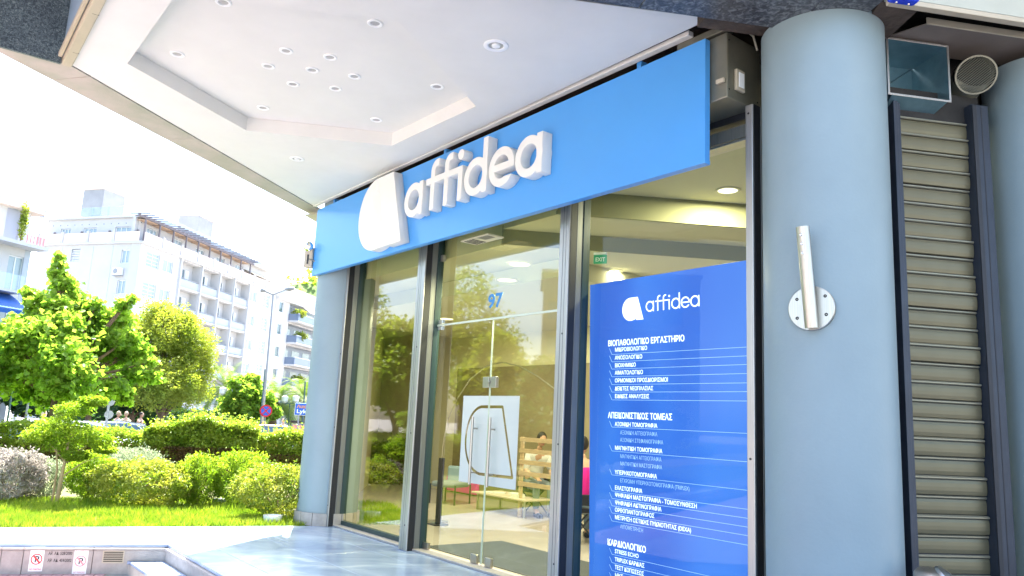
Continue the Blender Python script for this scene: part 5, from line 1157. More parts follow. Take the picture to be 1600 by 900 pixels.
def palm(label, x, d, ztop, nf, L_, seed):
    b = atd(x, 640, d); b.z = -.95; t = thing('palm_tree', label, 'palm tree', b); rs = random.Random(seed); g = G(); hgt = ztop + .95
    prof = [(.28, 0), (.24, .3)] + [(.22 + (.05 if k_ % 2 else 0), .3 + (hgt - .5) * k_ / 12) for k_ in range(1, 13)] + [(.36, hgt), (.1, hgt + .3)]
    obj('trunk', G().lathe(b, prof, 14), M['palmtrunk'], t); tp = b + Vector((0, 0, hgt + .1)); V = []; F_ = []
    for i in range(nf):
        a = rs.random() * 6.28; el = rs.uniform(-.35, 1.3); L2 = L_ * rs.uniform(.75, 1.1); pr = tp; d_ = Vector((math.cos(a) * math.cos(el), math.sin(a) * math.cos(el), math.sin(el)))
        for s in range(9):
            nx_ = pr + d_ * L2 / 9; sd_ = d_.cross(Vector((0, 0, 1))); sd_ = sd_.normalized() if sd_.length > .01 else Vector((1, 0, 0)); upv = sd_.cross(d_); wl = .42 * math.sin(math.pi * (s + 1.2) / 10.5) 
            for q_ in range(4):
                p_ = pr + (nx_ - pr) * q_ / 4
                for sg_ in (-1, 1):
                    k_ = len(V); tip = p_ + sd_ * sg_ * wl + d_ * wl * .5 - upv * wl * -.12 - Vector((0, 0, wl * .25)); V += [p_, p_ + d_ * .05, tip]; F_.append((k_, k_ + 1, k_ + 2))
            pr = nx_; d_ = (d_ + Vector((0, 0, -.16 - .05 * s * .5))).normalized()
    npobj('fronds', np.array([tuple(v) for v in V]), np.array(F_), M['palm'], t, kind='stuff')
    return t
palm('palm tree half hidden behind the small light green tree', 350, 54, 2.7, 60, 3.0, 1)
palm('tall palm with thick trunk behind the no stopping sign', 428, 53, 2.0, 64, 3.0, 2)
palm('palm at the edge of the far pillar behind the blue road sign', 474, 56, 2.4, 60, 2.9, 3)
# planters by the far pillar
for x, y, lb in ((425, 817, 'round white concrete planter nearer the lawn, left of the other planter'), (447, 808, 'round white concrete planter touching the far pillar base')):
    p = atz(x, y + 2, -.02); t = thing('round_planter', lb, 'planter', p, 'white round planters'); obj('ring', G().lathe(p, [(.10, 0), (.125, .09), (.13, .12), (.105, .12), (.10, .07), (.001, .07)], 28), M['parapet'] if 0 else M['white'], t, smooth=True)
p = atz(343, 787, .0); gx = Frame(p, 75); t = thing('ground_spotlight', 'low white garden floodlight lying at the foot of the lime shrubs', 'floodlight', p); obj('housing', G().fbox(gx, -.11, .11, -.05, .05, .03, .08), M['white'], t, bev=.01); obj('foot', G().fbox(gx, -.03, .03, -.03, .03, -.01, .03), M['pole'], t); obj('lens', G().fbox(gx, -.09, .09, .0505, .053, .04, .07), M['bglass'], t)
# ================================================================== SIGNS ON THE PARAPET
for x0_, x1_, yt_, yb_, rp_, lb in ((46, 68, 855, 893, 'redprint', 'white no parking plate with strong red ring, left on the parapet'), (115, 137, 856, 898, 'redfade', 'sun faded pink no parking plate, right on the parapet')):
    a = FE.px(x0_, 872, .03); b = FE.px(x1_, 872, .03); zt_ = FE.px(x0_, yt_, .03)[2]; zb_ = FE.px(x0_, yb_, .03)[2]; s0_, s1__ = a[0], b[0]; w_ = s1__ - s0_; cz_ = (zt_ + zb_) / 2; cs_ = (s0_ + s1__) / 2
    t = thing('no_parking_sign', lb, 'sign', FE.P(cs_, .025, zb_)); obj('plate', G().fbox(FE, s0_, s1__, .0205, .0225, zb_, zt_), M['white'], t, bev=.001)
    rr = w_ * .42; obj('ring', G().lathe(FE.P(cs_, .0229, cz_), [(rr, 0), (rr, .0006), (rr * .80, .0006), (rr * .80, 0)], 40, ax=FE.o), M[rp_], t)
    q = rr * .70; obj('slash', G().add([FE.P(cs_ - q, .0242, cz_ + q * .8), FE.P(cs_ - q + .012, .0242, cz_ + q * .8 + .012), FE.P(cs_ + q, .0242, cz_ - q * .8), FE.P(cs_ + q - .012, .0242, cz_ - q * .8 - .012)], [(0, 3, 2, 1)]), M[rp_], t)
    text('letter_p', 'P', FE, cs_ - rr * .36, .0232, cz_ - rr * .55, M['ink'], t, rr * 1.6, bold=.02)
    text('lettering', 'ΜΗ ΣΤΑΘΜΕΥΕΤΕ', FE, s0_ + w_ * .06, .0229, zt_ - .035, M[rp_], t, .028, width=w_ * .88); text('lettering', 'NO PARKING', FE, s0_ + w_ * .08, .0229, zb_ + .012, M[rp_], t, .028, width=w_ * .84)
pi_ = thing('painted_notice', 'two black stencilled order numbers between the no parking plates', 'lettering', FE.P(FE.px(92, 870, .02)[0], .022, -.15))
for s_, x0_, x1_, y in (('ΑΡ. ΑΔ. 528/2000', 75.5, 112.5, 867), ('ΑΡ. ΑΔ. 459/2002', 74, 111, 878)):
    a = FE.px(x0_, y, .0215); b = FE.px(x1_, y, .0215); text('text_line', s_, FE, a[0], .0218, a[2], M['ink'], pi_, .045, width=b[0] - a[0], bold=.01)

# ================================================================== FAR BUILDINGS
def wall_holes(F, s0, s1, z0, z1, holes, th=.35, o=0.0):
    xs = sorted({s0, s1} | {h[0] for h in holes} | {h[1] for h in holes}); zs_ = sorted({z0, z1} | {h[2] for h in holes} | {h[3] for h in holes}); g = G()
    xs = [x for x in xs if s0 <= x <= s1]; zs_ = [z for z in zs_ if z0 <= z <= z1]
    for i in range(len(xs) - 1):
        j = 0
        while j < len(zs_) - 1:
            def solid(jj): mx_, mz = (xs[i] + xs[i + 1]) / 2, (zs_[jj] + zs_[jj + 1]) / 2; return not any(h[0] < mx_ < h[1] and h[2] < mz < h[3] for h in holes)
            if not solid(j): j += 1; continue
            k_ = j
            while k_ < len(zs_) - 1 and solid(k_): k_ += 1
            g.fbox(F, xs[i], xs[i + 1], o - th, o, zs_[j], zs_[k_]); j = k_
    return g
def window(F, parent, s0, s1, z0, z1, o=0.0, glass='bglass', bars=1, cross=0):
    f = obj('window', G().fbox(F, s0, s0 + .08, o - .2, o - .12, z0, z1).fbox(F, s1 - .08, s1, o - .2, o - .12, z0, z1).fbox(F, s0 + .08, s1 - .08, o - .2, o - .12, z1 - .08, z1).fbox(F, s0 + .08, s1 - .08, o - .2, o - .12, z0, z0 + .08), M['bframe'], parent)
    g = G()
    for i in range(bars): c_ = lerp(s0, s1, (i + 1) / (bars + 1)); g.fbox(F, c_ - .035, c_ + .035, o - .195, o - .125, z0 + .08, z1 - .08)
    for i in range(cross): c_ = lerp(z0, z1, (i + 1) / (cross + 1)); g.fbox(F, s0 + .08, s1 - .08, o - .19, o - .13, c_ - .03, c_ + .03)
    if bars or cross: obj('glazing_bar', g, M['bframe'], f)
    obj('pane', G().fbox(F, s0 + .07, s1 - .07, o - .175, o - .165, z0 + .07, z1 - .07), M[glass], f); return f
AZR, AZL = 9.07, 107.4 - 180
cor = atz(222, 371, 18.0); BR_ = Frame((cor.x, cor.y), AZR)                # long facade; outward = towards the park
if BR_.o.dot(CP - BR_.p) < 0: BR_.o = -BR_.o
BL = Frame((cor.x, cor.y), AZL)                                             # end facade, s grows to the left
if BL.o.dot(CP - BL.p) < 0: BL.o = -BL.o
ab = thing('apartment_building', 'long white apartment block with loggias and rooftop pergola facing the street', 'building', Vector((cor.x, cor.y, -1)))
FL = [2.0 + 3.1 * k_ for k_ in range(5)]                                     # slab levels 2.0 5.1 8.2 11.3 14.4
holes = []
wins = []
for z in FL:
    wins += [(1.1, 3.3, z + .95, z + 2.5, 'bglass', 1, 3), (3.95, 5.7, z + 1.0, z + 2.3, 'bglass', 1, 0), (22.95, 24.6, z + 1.0, z + 2.3, 'bglass', 1, 0), (26.6, 28.3, z + .75, z + 2.5, 'bglass', 1, 3)]
holes = [(a, b, c_, d) for a, b, c_, d, *_ in wins]
lbays = [(7.1, 11.05), (11.35, 15.0), (15.25, 18.45), (18.7, 22.3)]
for z in FL:
    for a, b in lbays: holes.append((a, b, z, z + 2.85))
obj('facade', wall_holes(BR_, 0, 30.2, 1.5, 17.4, holes, 1.0), M['bwall'], ab)
for a, b, c_, d, gm, nb, nc in wins: window(BR_, ab, a, b, c_, d, 0, gm, nb, nc)
for z in FL:
    for a, b in lbays:
        obj('loggia_wall', G().fbox(BR_, a - .1, b + .1, -1.2, -.98, z, z + 2.9), M['bwall'], ab)
        obj('door', G().fbox(BR_, a + .5, a + 1.6, -.979, -.95, z + .06, z + 2.2), M['bglass'], ab); obj('door', G().fbox(BR_, b - 1.4, b - .7, -.979, -.95, z + .06, z + 2.2), M['bframe'], ab); obj('door', G().fbox(BR_, a + 2.0, a + 2.3, -.979, -.95, z + .9, z + 2.2), M['bdark'], ab)
        obj('balustrade', G().fbox(BR_, a, b, -.1, -.02, z + .06, z + .86), M['bwall2'], ab); obj('handrail', G().fbox(BR_, a, b, -.11, -.01, z + .93, z + 1.0), M['pole'], ab)
        obj('balcony_slab', G().fbox(BR_, a - .12, b + .12, -1.4, .12, z - .14, z), M['bwall'], ab)
for s in (7.0, 11.2, 15.12, 18.58, 22.4): obj('pilaster', G().fbox(BR_, s - .1, s + .1, .001, .22, -1, 17.4), M['bwall'], ab)
obj('cornice', G().fbox(BR_, -.25, 30.3, -.5, .3, 17.4, 17.62), M['bwall'], ab)
obj('ground_storey', wall_holes(BR_, 0, 30.2, -1, 1.5, [(2, 5, -1, 1.3), (8, 11, -1, 1.3), (12, 15, -1, 1.3), (24, 28, -1, 1.3)], .6), M['bwall2'], ab)
obj('ground_back', G().fbox(BR_, 0.3, 30, -1.5, -.8, -1, 1.5), mat('taupe_wall', (.3, .27, .24), .9), ab)
# parapet boards with posts, both sides
for i in range(9): a = .3 + i * 3.33; obj('parapet_board', G().fbox(BR_, a, a + 2.95, .02, .10, 17.62, 18.65), M['bpink'], ab); obj('parapet_post', G().fbox(BR_, a + 2.95, a + 3.33, -.05, .2, 17.62, 18.8), M['bwall'], ab)
for i in range(4): a = .3 + i * 3.3; obj('parapet_board', G().fbox(BL, a, a + 3.0, .02, .10, 17.62, 18.65), M['bpink'], ab); obj('parapet_post', G().fbox(BL, a + 3.0, a + 3.3, -.05, .2, 17.62, 18.8), M['bwall'], ab)
obj('cornice', G().fbox(BL, -.25, 13.5, -.5, .28, 17.405, 17.615), M['bwall'], ab)
# end facade
hl = []
for z in FL: hl.append((1.3, 2.3, z + 1.0, z + 2.4))
hl.append((7.6, 8.7, 15.7, 17.0))
obj('end_facade', wall_holes(BL, 0, 13.3, -1, 17.4, hl, .4), M['bwall'], ab)
for a, b, c_, d in hl[:-1]: window(BL, ab, a, b, c_, d)
for i in range(7): obj('louvre', G().fbox(BL, 7.62, 8.68, -.15, -.1, 15.75 + i * .18, 15.85 + i * .18), M['bframe'], ab)
for s in (3.4, 5.9, 9.9): obj('wall_seam', G().fbox(BL, s, s + .03, .0, .012, 0, 17.3), M['bwall2'], ab)
# set-back top storey
def uvf(F, s, o): q_ = F.P(s, o, 0); return (q_.x, q_.y)
tb0 = [uvf(BR_, .9, -2.6), uvf(BR_, 30, -2.6), uvf(BR_, 30, -12), uvf(BR_, .9, -12)]
TFR = Frame(BR_.P(0, -1.3, 0), AZR); TFR.o = BR_.o; TFL = Frame(BL.P(0, -.7, 0), AZL); TFL.o = BL.o
obj('roof_storey', wall_holes(TFR, .5, 29, 17.5, 20.3, [(2.5 + i * 4.6, 4.3 + i * 4.6, 18.6, 19.7) for i in range(5)], .3), M['bwall'], ab)
for i in range(5): window(TFR, ab, 2.5 + i * 4.6, 4.3 + i * 4.6, 18.6, 19.7, 0, 'bglass', 2)
obj('roof_storey', wall_holes(TFL, 1.3, 13.2, 17.5, 20.3, [(2.2, 4.2, 18.4, 19.4), (6.6, 8.3, 18.4, 19.4), (10, 11.3, 18.4, 19.4)], .3), M['bwall'], ab)
for a, b in ((2.2, 4.2), (6.6, 8.3), (10, 11.3)): window(TFL, ab, a, b, 18.4, 19.4, 0, 'bglass', 2)
for i in range(13): c_ = TFL.P(1 + i * .95, .0, 19.75); obj('vent_hole', G().lathe(c_, [(.06, 0), (.05, .01), (.001, .01)], 8, ax=TFL.o), M['bdark'], ab)
for i in range(4): c_ = TFL.P(1.2 + i * 3.6, .08, 18.9); obj('wall_lamp', G().lathe(c_, [(.05, -.15), (.14, 0), (.12, .1), (.001, .1)], 8), M['pergola'], ab)
rf = [BR_.P(.2, -2.0, 0), BR_.P(30, -2.0, 0), BR_.P(30, -13, 0)]; 
c2 = BL.P(13.2, -.35, 0); c1 = BL.P(.5, -.35, 0)
obj('roof', G().prism([(c1.x, c1.y), (BR_.P(30, -.6, 0).x, BR_.P(30, -.6, 0).y), (BR_.P(30, -13, 0).x, BR_.P(30, -13, 0).y), (c2.x, c2.y)], 20.3, 20.5), M['bwall'], ab)
obj('body', G().prism([uvf(BR_, .4, -1.72), uvf(BR_, 30, -1.72), uvf(BR_, 30, -13), uvf(BL, 13, -.5), uvf(BL, 1.8, -.5)], -1, 17.4), M['bwall2'], ab)
# glass railing on the roof edge
for i in range(14): a = .4 + i * 2.1; obj('railing_pane', G().fbox(TFR, a, a + 2.05, .15, .17, 20.5, 21.5), M['clearglass'], ab)
for i in range(6): a = 1.0 + i * 2.0; obj('railing_pane', G().fbox(TFL, a, a + 2.25, .25, .27, 20.5, 21.5), M['clearglass'], ab)
# roof tanks
def tank(F, s0, s1, o0, o1, z0, z1, zb, lb):
    t = thing('roof_block', lb, 'roof block', F.P((s0 + s1) / 2, (o0 + o1) / 2, 20.5)); obj('block', G().fbox(F, s0, s1, o0, o1, z0, z1), M['tankgrey'], t, bev=.03); obj('lid', G().fbox(F, s0 - .1, s1 + .1, o0 - .1, o1 + .1, z1, z1 + .12), M['bpink'], t)
    g = G()
    for a in (s0 + .3, s1 - .3):
        for b in (o0 + .3, o1 - .3): g.fbox(F, a - .15, a + .15, b - .15, b + .15, 20.5, z0)
    if z0 > 20.6: obj('support', g, M['bwall2'], t)
    return t
a = BL.px(131, 297, -3.0); b = BL.px(163, 297, -3.0)
tank(BL, b[0], a[0] , -6.0, -3.0, 21.4, a[2], 20.5, 'big white rooftop water tank block on stilts above the end wall')
a = BR_.px(333, 342, -5); b = BR_.px(312, 337, -5)
tank(BR_, b[0], a[0] + .2, -7.8, -5, 21.9, b[2], 20.5, 'white stair head block on the roof above the pergola')
tank(BR_, b[0] + .8, a[0] + 2.2, -7.4, -4.8, 20.51, 21.85, 20.5, 'lower cream roof block just right of the stair head block')
for x, lb in ((69, 'dark satellite dish at the left end of the apartment roof'), (96, 'white satellite dish right of the dark dish on the roof')):
    c_ = BL.P(*BL.px(x, 330, -1.5)); t = thing('satellite_dish', lb, 'satellite dish', Vector((c_.x, c_.y, 20.5))); c_.z = 21.3
    obj('dish', G().lathe(c_, [(.001, -.12), (.2, -.1), (.4, -.02), (.5, .08), (.48, .09), (.001, -.05)], 20, ax=(BL.o + Vector((0, 0, .3)))), M['pole'] if x < 80 else M['white'], t, smooth=True); obj('mast', G().tube([Vector((c_.x, c_.y, 20.5)), c_ - BL.o * .1], .04, 6), M['pole'], t)
# pergola
pg = thing('pergola', 'dark timber pergola running along the roof terrace of the apartment block', 'pergola', BR_.P(10, -.5, 17.7))
for i in range(10): s = .5 + i * 2.45; obj('post', G().fbox(BR_, s - .07, s + .07, -.25, -.11, 17.63, 20.05), M['pergola'], pg)
obj('beam', G().fbox(BR_, -.7, 23.4, -.26, -.10, 20.051, 20.28), M['pergola'], pg)
for i in range(32): s = -.6 + i * .76; obj('rafter', G().fbox(BR_, s, s + .1, -1.2, .95, 20.29 + .0, 20.42), M['pergola'], pg)
for i in range(9): s = .6 + i * 2.45; obj('cover', G().fbox(BR_, s, s + 2.1, -1.25, -.3, 19.98, 20.04), M['tanroof'], pg)
aw_ = thing('terrace_awning', 'cream sloping canvas awning at the right end of the roof terrace', 'awning', BR_.P(25, -.5, 19)); obj('canvas', G().hexa([BR_.P(23, .0, 18.9), BR_.P(29, .0, 18.9), BR_.P(29, -2.3, 19.9), BR_.P(23, -2.3, 19.9), BR_.P(23, .0, 18.95), BR_.P(29, .0, 18.95), BR_.P(29, -2.3, 19.95), BR_.P(23, -2.3, 19.95)]), M['cream'], aw_)
# ac unit on end wall
def acunit(F, s, o, z, lb):
    t = thing('air_conditioner', lb, 'air conditioner', F.P(s, o, z)); obj('case', G().fbox(F, s - .5, s + .5, o + .05, o + .45, z, z + .75), M['white'], t, bev=.03); obj('fan', G().lathe(F.P(s + .12, o + .451, z + .38), [(.27, 0), (.27, .02), (.05, .03), (.001, .03)], 18, ax=F.o), M['pole'], t); obj('bracket', G().fbox(F, s - .5, s + .5, o, o + .4, z - .08, z - .001), M['pole'], t)
acunit(BL, 2.2, 0, 14.15, 'white air conditioner under the small window of the apartment end wall')
# ---- next building to the right, dark glass balconies
nb = thing('balcony_building', 'white building with blue grey glass balconies right of the apartment block', 'building', BR_.P(40, 0, -1))
h2 = [(31.3, 32.7, z + .8, z + 2.3) for z in FL] + [(52.0, 53.2, z + 1, z + 2.2) for z in FL]
for z in FL: h2.append((34.6, 50.4, z + .1, z + 2.7))
obj('facade', wall_holes(BR_, 30.25, 56, -1, 16.9, h2, 1.3, .05), M['bwall'], nb)
for a, b, c_, d in h2[:10]: window(BR_, nb, a, b, c_, d, .05, 'bdark', 0)
for i, z in enumerate(FL):
    obj('balcony_slab', G().fbox(BR_, 34.4, 51.5, -1.2, 1.6, z - .2, z + .02), M['bwall'], nb); obj('glass_rail', G().fbox(BR_, 34.5, 51.4, 1.5, 1.56, z + .03, z + .98), M['balcglass'], nb); obj('glass_rail', G().fbox(BR_, 34.44, 34.5, .1, 1.5, z + .03, z + .98), M['balcglass'], nb)
    obj('handrail', G().fbox(BR_, 34.42, 51.5, 1.49, 1.58, z + .99, z + 1.06), M['bframe'], nb); obj('back_wall', G().fbox(BR_, 34.5, 50.5, -1.5, -1.22, z, z + 2.8), M['bwall2'], nb)
    for k_ in range(4): obj('sliding_door', G().fbox(BR_, 35.5 + k_ * 3.8, 38 + k_ * 3.8, -1.219, -1.17, z + .1, z + 2.3), M['bglass'], nb)
obj('sunshade', G().hexa([BR_.P(38, 1.7, 16.0), BR_.P(43, 1.7, 16.0), BR_.P(43, .1, 17.2), BR_.P(38, .1, 17.2), BR_.P(38, 1.7, 16.05), BR_.P(43, 1.7, 16.05), BR_.P(43, .1, 17.25), BR_.P(38, .1, 17.25)]), M['cream'], nb)
obj('body', G().fbox(BR_, 30.4, 56, -12, -1.52, -1, 16.9), M['bwall2'], nb); obj('cornice', G().fbox(BR_, 30.25, 56.2, -1, .5, 16.9, 17.3), M['bwall'], nb)
obj('roof_storey', G().fbox(BR_, 31, 55, -12, -1.6, 17.3, 19.4), M['bwall'], nb); obj('roof_edge', G().fbox(BR_, 30.6, 55.3, -12, -1.1, 19.41, 19.7), M['bpink'], nb)
for i in range(8): obj('window', G().fbox(BR_, 32 + i * 2.9, 33.6 + i * 2.9, -1.6, -1.57, 17.6, 19.0), M['bglass'], nb)
a = BR_.px(408, 430, -9); b = BR_.px(445, 430, -9)
t = thing('metal_roof_block', 'blue grey rooftop block between the two buildings', 'roof block', BR_.P(a[0], -9, 19.4)); obj('cladding', G().fbox(BR_, a[0], b[0], -11.5, -9, 19.45, BR_.px(430, 419, -9)[2]), mat('blue_grey_cladding', (.30, .38, .50), .6), t)
for (s, z, lb) in ((36.5, 11.3, 'flowering balcony plant with yellow green leaves on the upper glass balcony'), (35.5, 14.4, 'pale shrub in a pot on the topmost glass balcony'), (37, 5.1, 'green balcony plant on the lower glass balcony')):
    c_ = BR_.P(s, 1.2, z); t = thing('balcony_plant', lb, 'plant', c_, None); obj('pot', G().lathe(c_ + Vector((0, 0, .02)), [(.25, 0), (.32, .5), (.28, .5)], 12), M['tanroof'], t); V, F_ = leafcloud(blobpts(500, c_ + Vector((0, 0, 1.1)), (1.1, .6, .7), .2, .2), .28, .3, .6); npobj('foliage', V, F_, M['feather'], t)
# further building and hill
fbg = thing('distant_building', 'pale stepped buildings at the far right end of the street', 'building', BR_.P(70, -3, -1)); 
for i, (a, b, o, z) in enumerate(((56.5, 72, -1, 15.5), (72.2, 90, -2, 17.5), (90.2, 120, 0, 15))):
    obj('wall', wall_holes(BR_, a, b, -1, z, [(a + 1.5 + k_ * 3, a + 3.2 + k_ * 3, zz, zz + 1.5) for k_ in range(int((b - a) / 3.2)) for zz in (2.5, 5.6, 8.7, 11.8)], .4, o), M['bwall'], fbg); obj('backing', G().fbox(BR_, a + .1, b - .1, o - 8, o - .41, -1, z), M['bglass'], fbg); obj('roof', G().fbox(BR_, a, b, o - 8.5, o + .2, z, z + .3), M['bpink'], fbg)
hc_ = atd(478, 600, 330); g = G(); V = []; nxh, nyh = 40, 14
for j in range(nyh):
    for i in range(nxh):
        a = (i / (nxh - 1) - .5) * 2; b = j / (nyh - 1); h = 74 * math.exp(-(a * 1.3 + .0) ** 2) * math.sin(math.pi * min(1, b * 1.2)) ** .8 * (1 + .12 * math.sin(a * 17) * math.sin(b * 9)); V.append((hc_.x + a * 150 + 12, hc_.y + b * 160, h - 2))
obj('hill', G().add(V, [(j * nxh + i, j * nxh + i + 1, (j + 1) * nxh + i + 1, (j + 1) * nxh + i) for j in range(nyh - 1) for i in range(nxh - 1)]), M['hill'], kind='structure', smooth=True)
Va = np.array(V); pk = Va[rng.integers(0, len(Va), 9000)] + rng.normal(size=(9000, 3)) * [4, 5, .8] + [0, 0, 1.0]; pk = pk[pk[:, 2] > 12]
V2, F2 = leafcloud(pk, 3.2, .3, .8); npobj('hill_wood', V2, F2, M['hedge'], kind='stuff', label='green wood on the far hill above the roofs', cat='wood')
# ---- left building
lb0 = atd(76, 388, 56); zS = lb0.z; LB = Frame((lb0.x, lb0.y), 19.5 + 180)
if LB.o.dot(CP - LB.p) < 0: LB.o = -LB.o
lbd = thing('corner_building', 'pale building with balconies at the left edge of the photo', 'building', Vector((lb0.x, lb0.y, -1)))
def LX(x, y, o=-1.2): return LB.px(x, y, o)
wq = -1.2
w1 = LX(16, 390); w2 = LX(41, 395); zf = [zS - 3.0 * k_ for k_ in range(1, 7)]
hs = [(min(w1[0], w2[0]), max(w1[0], w2[0]), z + .1, z + 2.3) for z in zf if z > -.9] + [(min(w1[0], w2[0]) + 5, max(w1[0], w2[0]) + 5.5, z + .1, z + 2.3) for z in zf if z > -.9]
obj('facade', wall_holes(LB, .6, 14, -1, zS - .2, hs, .4, wq), M['bwall'], lbd)
for a, b, c_, d in hs: window(LB, lbd, a, b, c_, d, wq, 'bglass', 1)
obj('end_wall', G().fbox(LB, .2, .59, -12, wq - .0, -1, zS - .2), M['bwall2'], lbd); obj('body', G().fbox(LB, .6, 14, -12, wq - .42, -1, zS - .2), M['bwall2'], lbd)
obj('terrace_slab', G().fbox(LB, 0, 14, -12, 0, zS - .2, zS + .02), M['bwall'], lbd)
for z in zf[:5]:
    if z > 0: obj('balcony_slab', G().fbox(LB, 1.2, 7, wq, .05, z - .15, z), M['bwall'], lbd); obj('balcony_rail', G().fbox(LB, 1.25, 7, -.02, .02, z + .01, z + .95), M['clearglass'], lbd)
pr_ = LX(50, 330, -2.2)
obj('roof_storey', wall_holes(LB, pr_[0], 14, zS + .02, LX(10, 322, -2.2)[2] , [(LX(32, 350, -2.2)[0], LX(8, 350, -2.2)[0], zS + .1, zS + 2.4)], .4, -2.2), M['bwall'], lbd)
obj('shutter', G().fbox(LB, LX(32, 350, -2.2)[0], LX(8, 350, -2.2)[0], -2.5, -2.35, zS + .1, zS + 2.4), mat('lilac_grey_shutter', (.45, .47, .56), .7), lbd)
obj('roof', G().fbox(LB, pr_[0] - .7, 14.3, -12, -1.7, LX(10, 322, -2.2)[2], LX(10, 322, -2.2)[2] + .25), M['bpink'], lbd); obj('roof_cap', G().fbox(LB, pr_[0] - .6, 14.2, -12, -1.8, LX(10, 322, -2.2)[2] + .251, LX(10, 322, -2.2)[2] + .45), M['bwall'], lbd)
for i in range(8): a = pr_[0] - .3 + i * 1.6; obj('railing_pane', G().fbox(LB, a, a + 1.55, -2.0, -1.97, LX(10, 322, -2.2)[2] + .46, LX(10, 322, -2.2)[2] + 1.5), M['clearglass'], lbd)
g = G()
for i in range(6): a = .3 + i * .22; obj('picket', G().fbox(LB, a, a + .1, -.1, -.06, zS + .03, zS + .55), M['redfade'], lbd)
aw = thing('blue_awning', 'deep blue canvas awning below the balcony of the left building', 'awning', LB.P(3, .4, zf[0] - .8)); a1_, a2_ = LB.px(50, 440, .3), LB.px(0, 440, .3); zt_ = zf[0] - .16
obj('canvas', G().hexa([LB.P(1.2, 1.2, zt_ - 1.15), LB.P(7.5, 1.2, zt_ - 1.15), LB.P(7.5, wq, zt_), LB.P(1.2, wq, zt_), LB.P(1.2, 1.2, zt_ - 1.1), LB.P(7.5, 1.2, zt_ - 1.1), LB.P(7.5, wq, zt_ + .05), LB.P(1.2, wq, zt_ + .05)]), M['awning'], aw)
obj('valance', G().fbox(LB, 1.2, 7.5, 1.19, 1.22, zt_ - 1.4, zt_ - 1.16), M['awning'], aw)
acunit(LB, 3.3, -.9, zf[0] + .02, 'white air conditioner on the balcony above the blue awning')
t = thing('climbing_plant', 'tall thin green plant on the roof terrace corner of the left building', 'plant', LB.P(.7, -1.5, zS)); V, F_ = leafcloud(blobpts(260, LB.P(.8, -1.5, zS + 1.6), (.25, .25, 1.3), .1, .3), .25, .3, .5); npobj('foliage', V, F_, M['feather'], t); obj('stem', G().tube([LB.P(.8, -1.5, zS), LB.P(.8, -1.5, zS + 2.4)], .04, 6), M['bark'], t)
# ground-floor canopy, doors
obj('ground_slab', G().fbox(LB, .0, 14, -1.2, 1.2, 2.3, 2.6), M['bwall'], lbd)
# ---- low street fence, poles, lamps, signs
def pole_px(name, lb, xt, yt, xb, yb, d, r_, m, cat='pole'):
    a = atd(xt, yt, d); b = atd(xb, yb, d); b.z = -.95; t = thing(name, lb, cat, b); obj('shaft', G().tube([b, a], [r_, r_ * .7], 10), M[m], t, smooth=True); return t, a, b
sl, a, b = pole_px('street_lamp', 'tall double armed street lamp in front of the balcony building', 427, 459, 410, 665, 44, .065, 'pole', 'street lamp')
for x, y, dz in ((412, 454, 0), (448, 452, 0)):
    e = atd(x, y, 44); obj('arm', G().tube([a - Vector((0, 0, .05)), e], .045, 8), M['pole'], sl, smooth=True); sgn = 1 if x > 427 else -1; dr = cR * sgn
    obj('lamp_head', G().tube([e - dr * .1, e + dr * .12 + Vector((0, 0, .03)), e + dr * (.42 if sgn > 0 else .12) + Vector((0, 0, .05))], [.06, .14, .06], 10), M['pole'], sl, smooth=True)
for x, yt, yb, d, lb in ((357, 618, 655, 50, 'park lamp with white globe heads beside the small leafy tree'), (453, 630, 662, 52, 'park lamp with white globe heads left of the blue road sign')):
    t, a, b = pole_px('park_lamp', lb, x, yt, x - 2, yb, d, .05, 'polegreen', 'lamp')
    obj('crossbar', G().tube([a - cR * .35, a + cR * .35], .03, 6), M['polegreen'], t)
    for k_ in (-.35, .35): obj('lantern', G().lathe(a + cR * k_ + Vector((0, 0, .0)), [(.08, 0), (.2, .12), (.22, .42), (.05, .5), (.001, .5)], 12), M['white'], t, smooth=True)
def roundsign(p, F, r_, parts_, t): 
    for rr, o, m in parts_: obj('disc' if o == 0 else 'face', G().lathe(p + F.o * o, [(rr, 0), (rr, .01), (.001, .01)], 32, ax=F.o), M[m], t)
vf = Frame((0, 0), 90); vf.o = Vector((.3, -1, 0)).normalized(); vf.s = Vector((1, .3, 0)).normalized()
t, a, b = pole_px('no_stopping_sign', 'round blue and red no stopping sign on a thin post', 415.5, 636, 414, 668, 38, .03, 'pole', 'road sign')
c_ = atd(415.5, 642, 38) ; c_ += vf.o * .06; obj('disc', G().lathe(c_, [(.28, 0), (.28, .01), (.001, .01)], 32, ax=vf.o), M['red'], t); obj('face', G().lathe(c_ + vf.o * .012, [(.21, 0), (.21, .004), (.001, .004)], 32, ax=vf.o), M['signblue'], t)
for sg_ in (-1, 1): d1 = (vf.s + Vector((0, 0, sg_))).normalized(); d2 = d1.cross(vf.o); q = c_ + vf.o * (.0185 + .001 * sg_); obj('cross_bar', G().add([q - d1 * .2 - d2 * .025, q + d1 * .2 - d2 * .025, q + d1 * .2 + d2 * .025, q - d1 * .2 + d2 * .025], [(0, 1, 2, 3)]), M['red'], t)
t, a, b = pole_px('no_entry_sign', 'small red no entry sign right of the feathery tree', 302, 640, 301, 662, 60, .03, 'pole', 'road sign'); c_ = atd(302, 647, 60) + vf.o * .06
obj('disc', G().lathe(c_, [(.22, 0), (.22, .01), (.001, .01)], 28, ax=vf.o), M['red'], t); q = c_ + vf.o * .014; obj('bar', G().add([q - vf.s * .14 + Vector((0, 0, -.035)), q + vf.s * .14 + Vector((0, 0, -.035)), q + vf.s * .14 + Vector((0, 0, .035)), q - vf.s * .14 + Vector((0, 0, .035))], [(0, 1, 2, 3)]), M['white'], t)
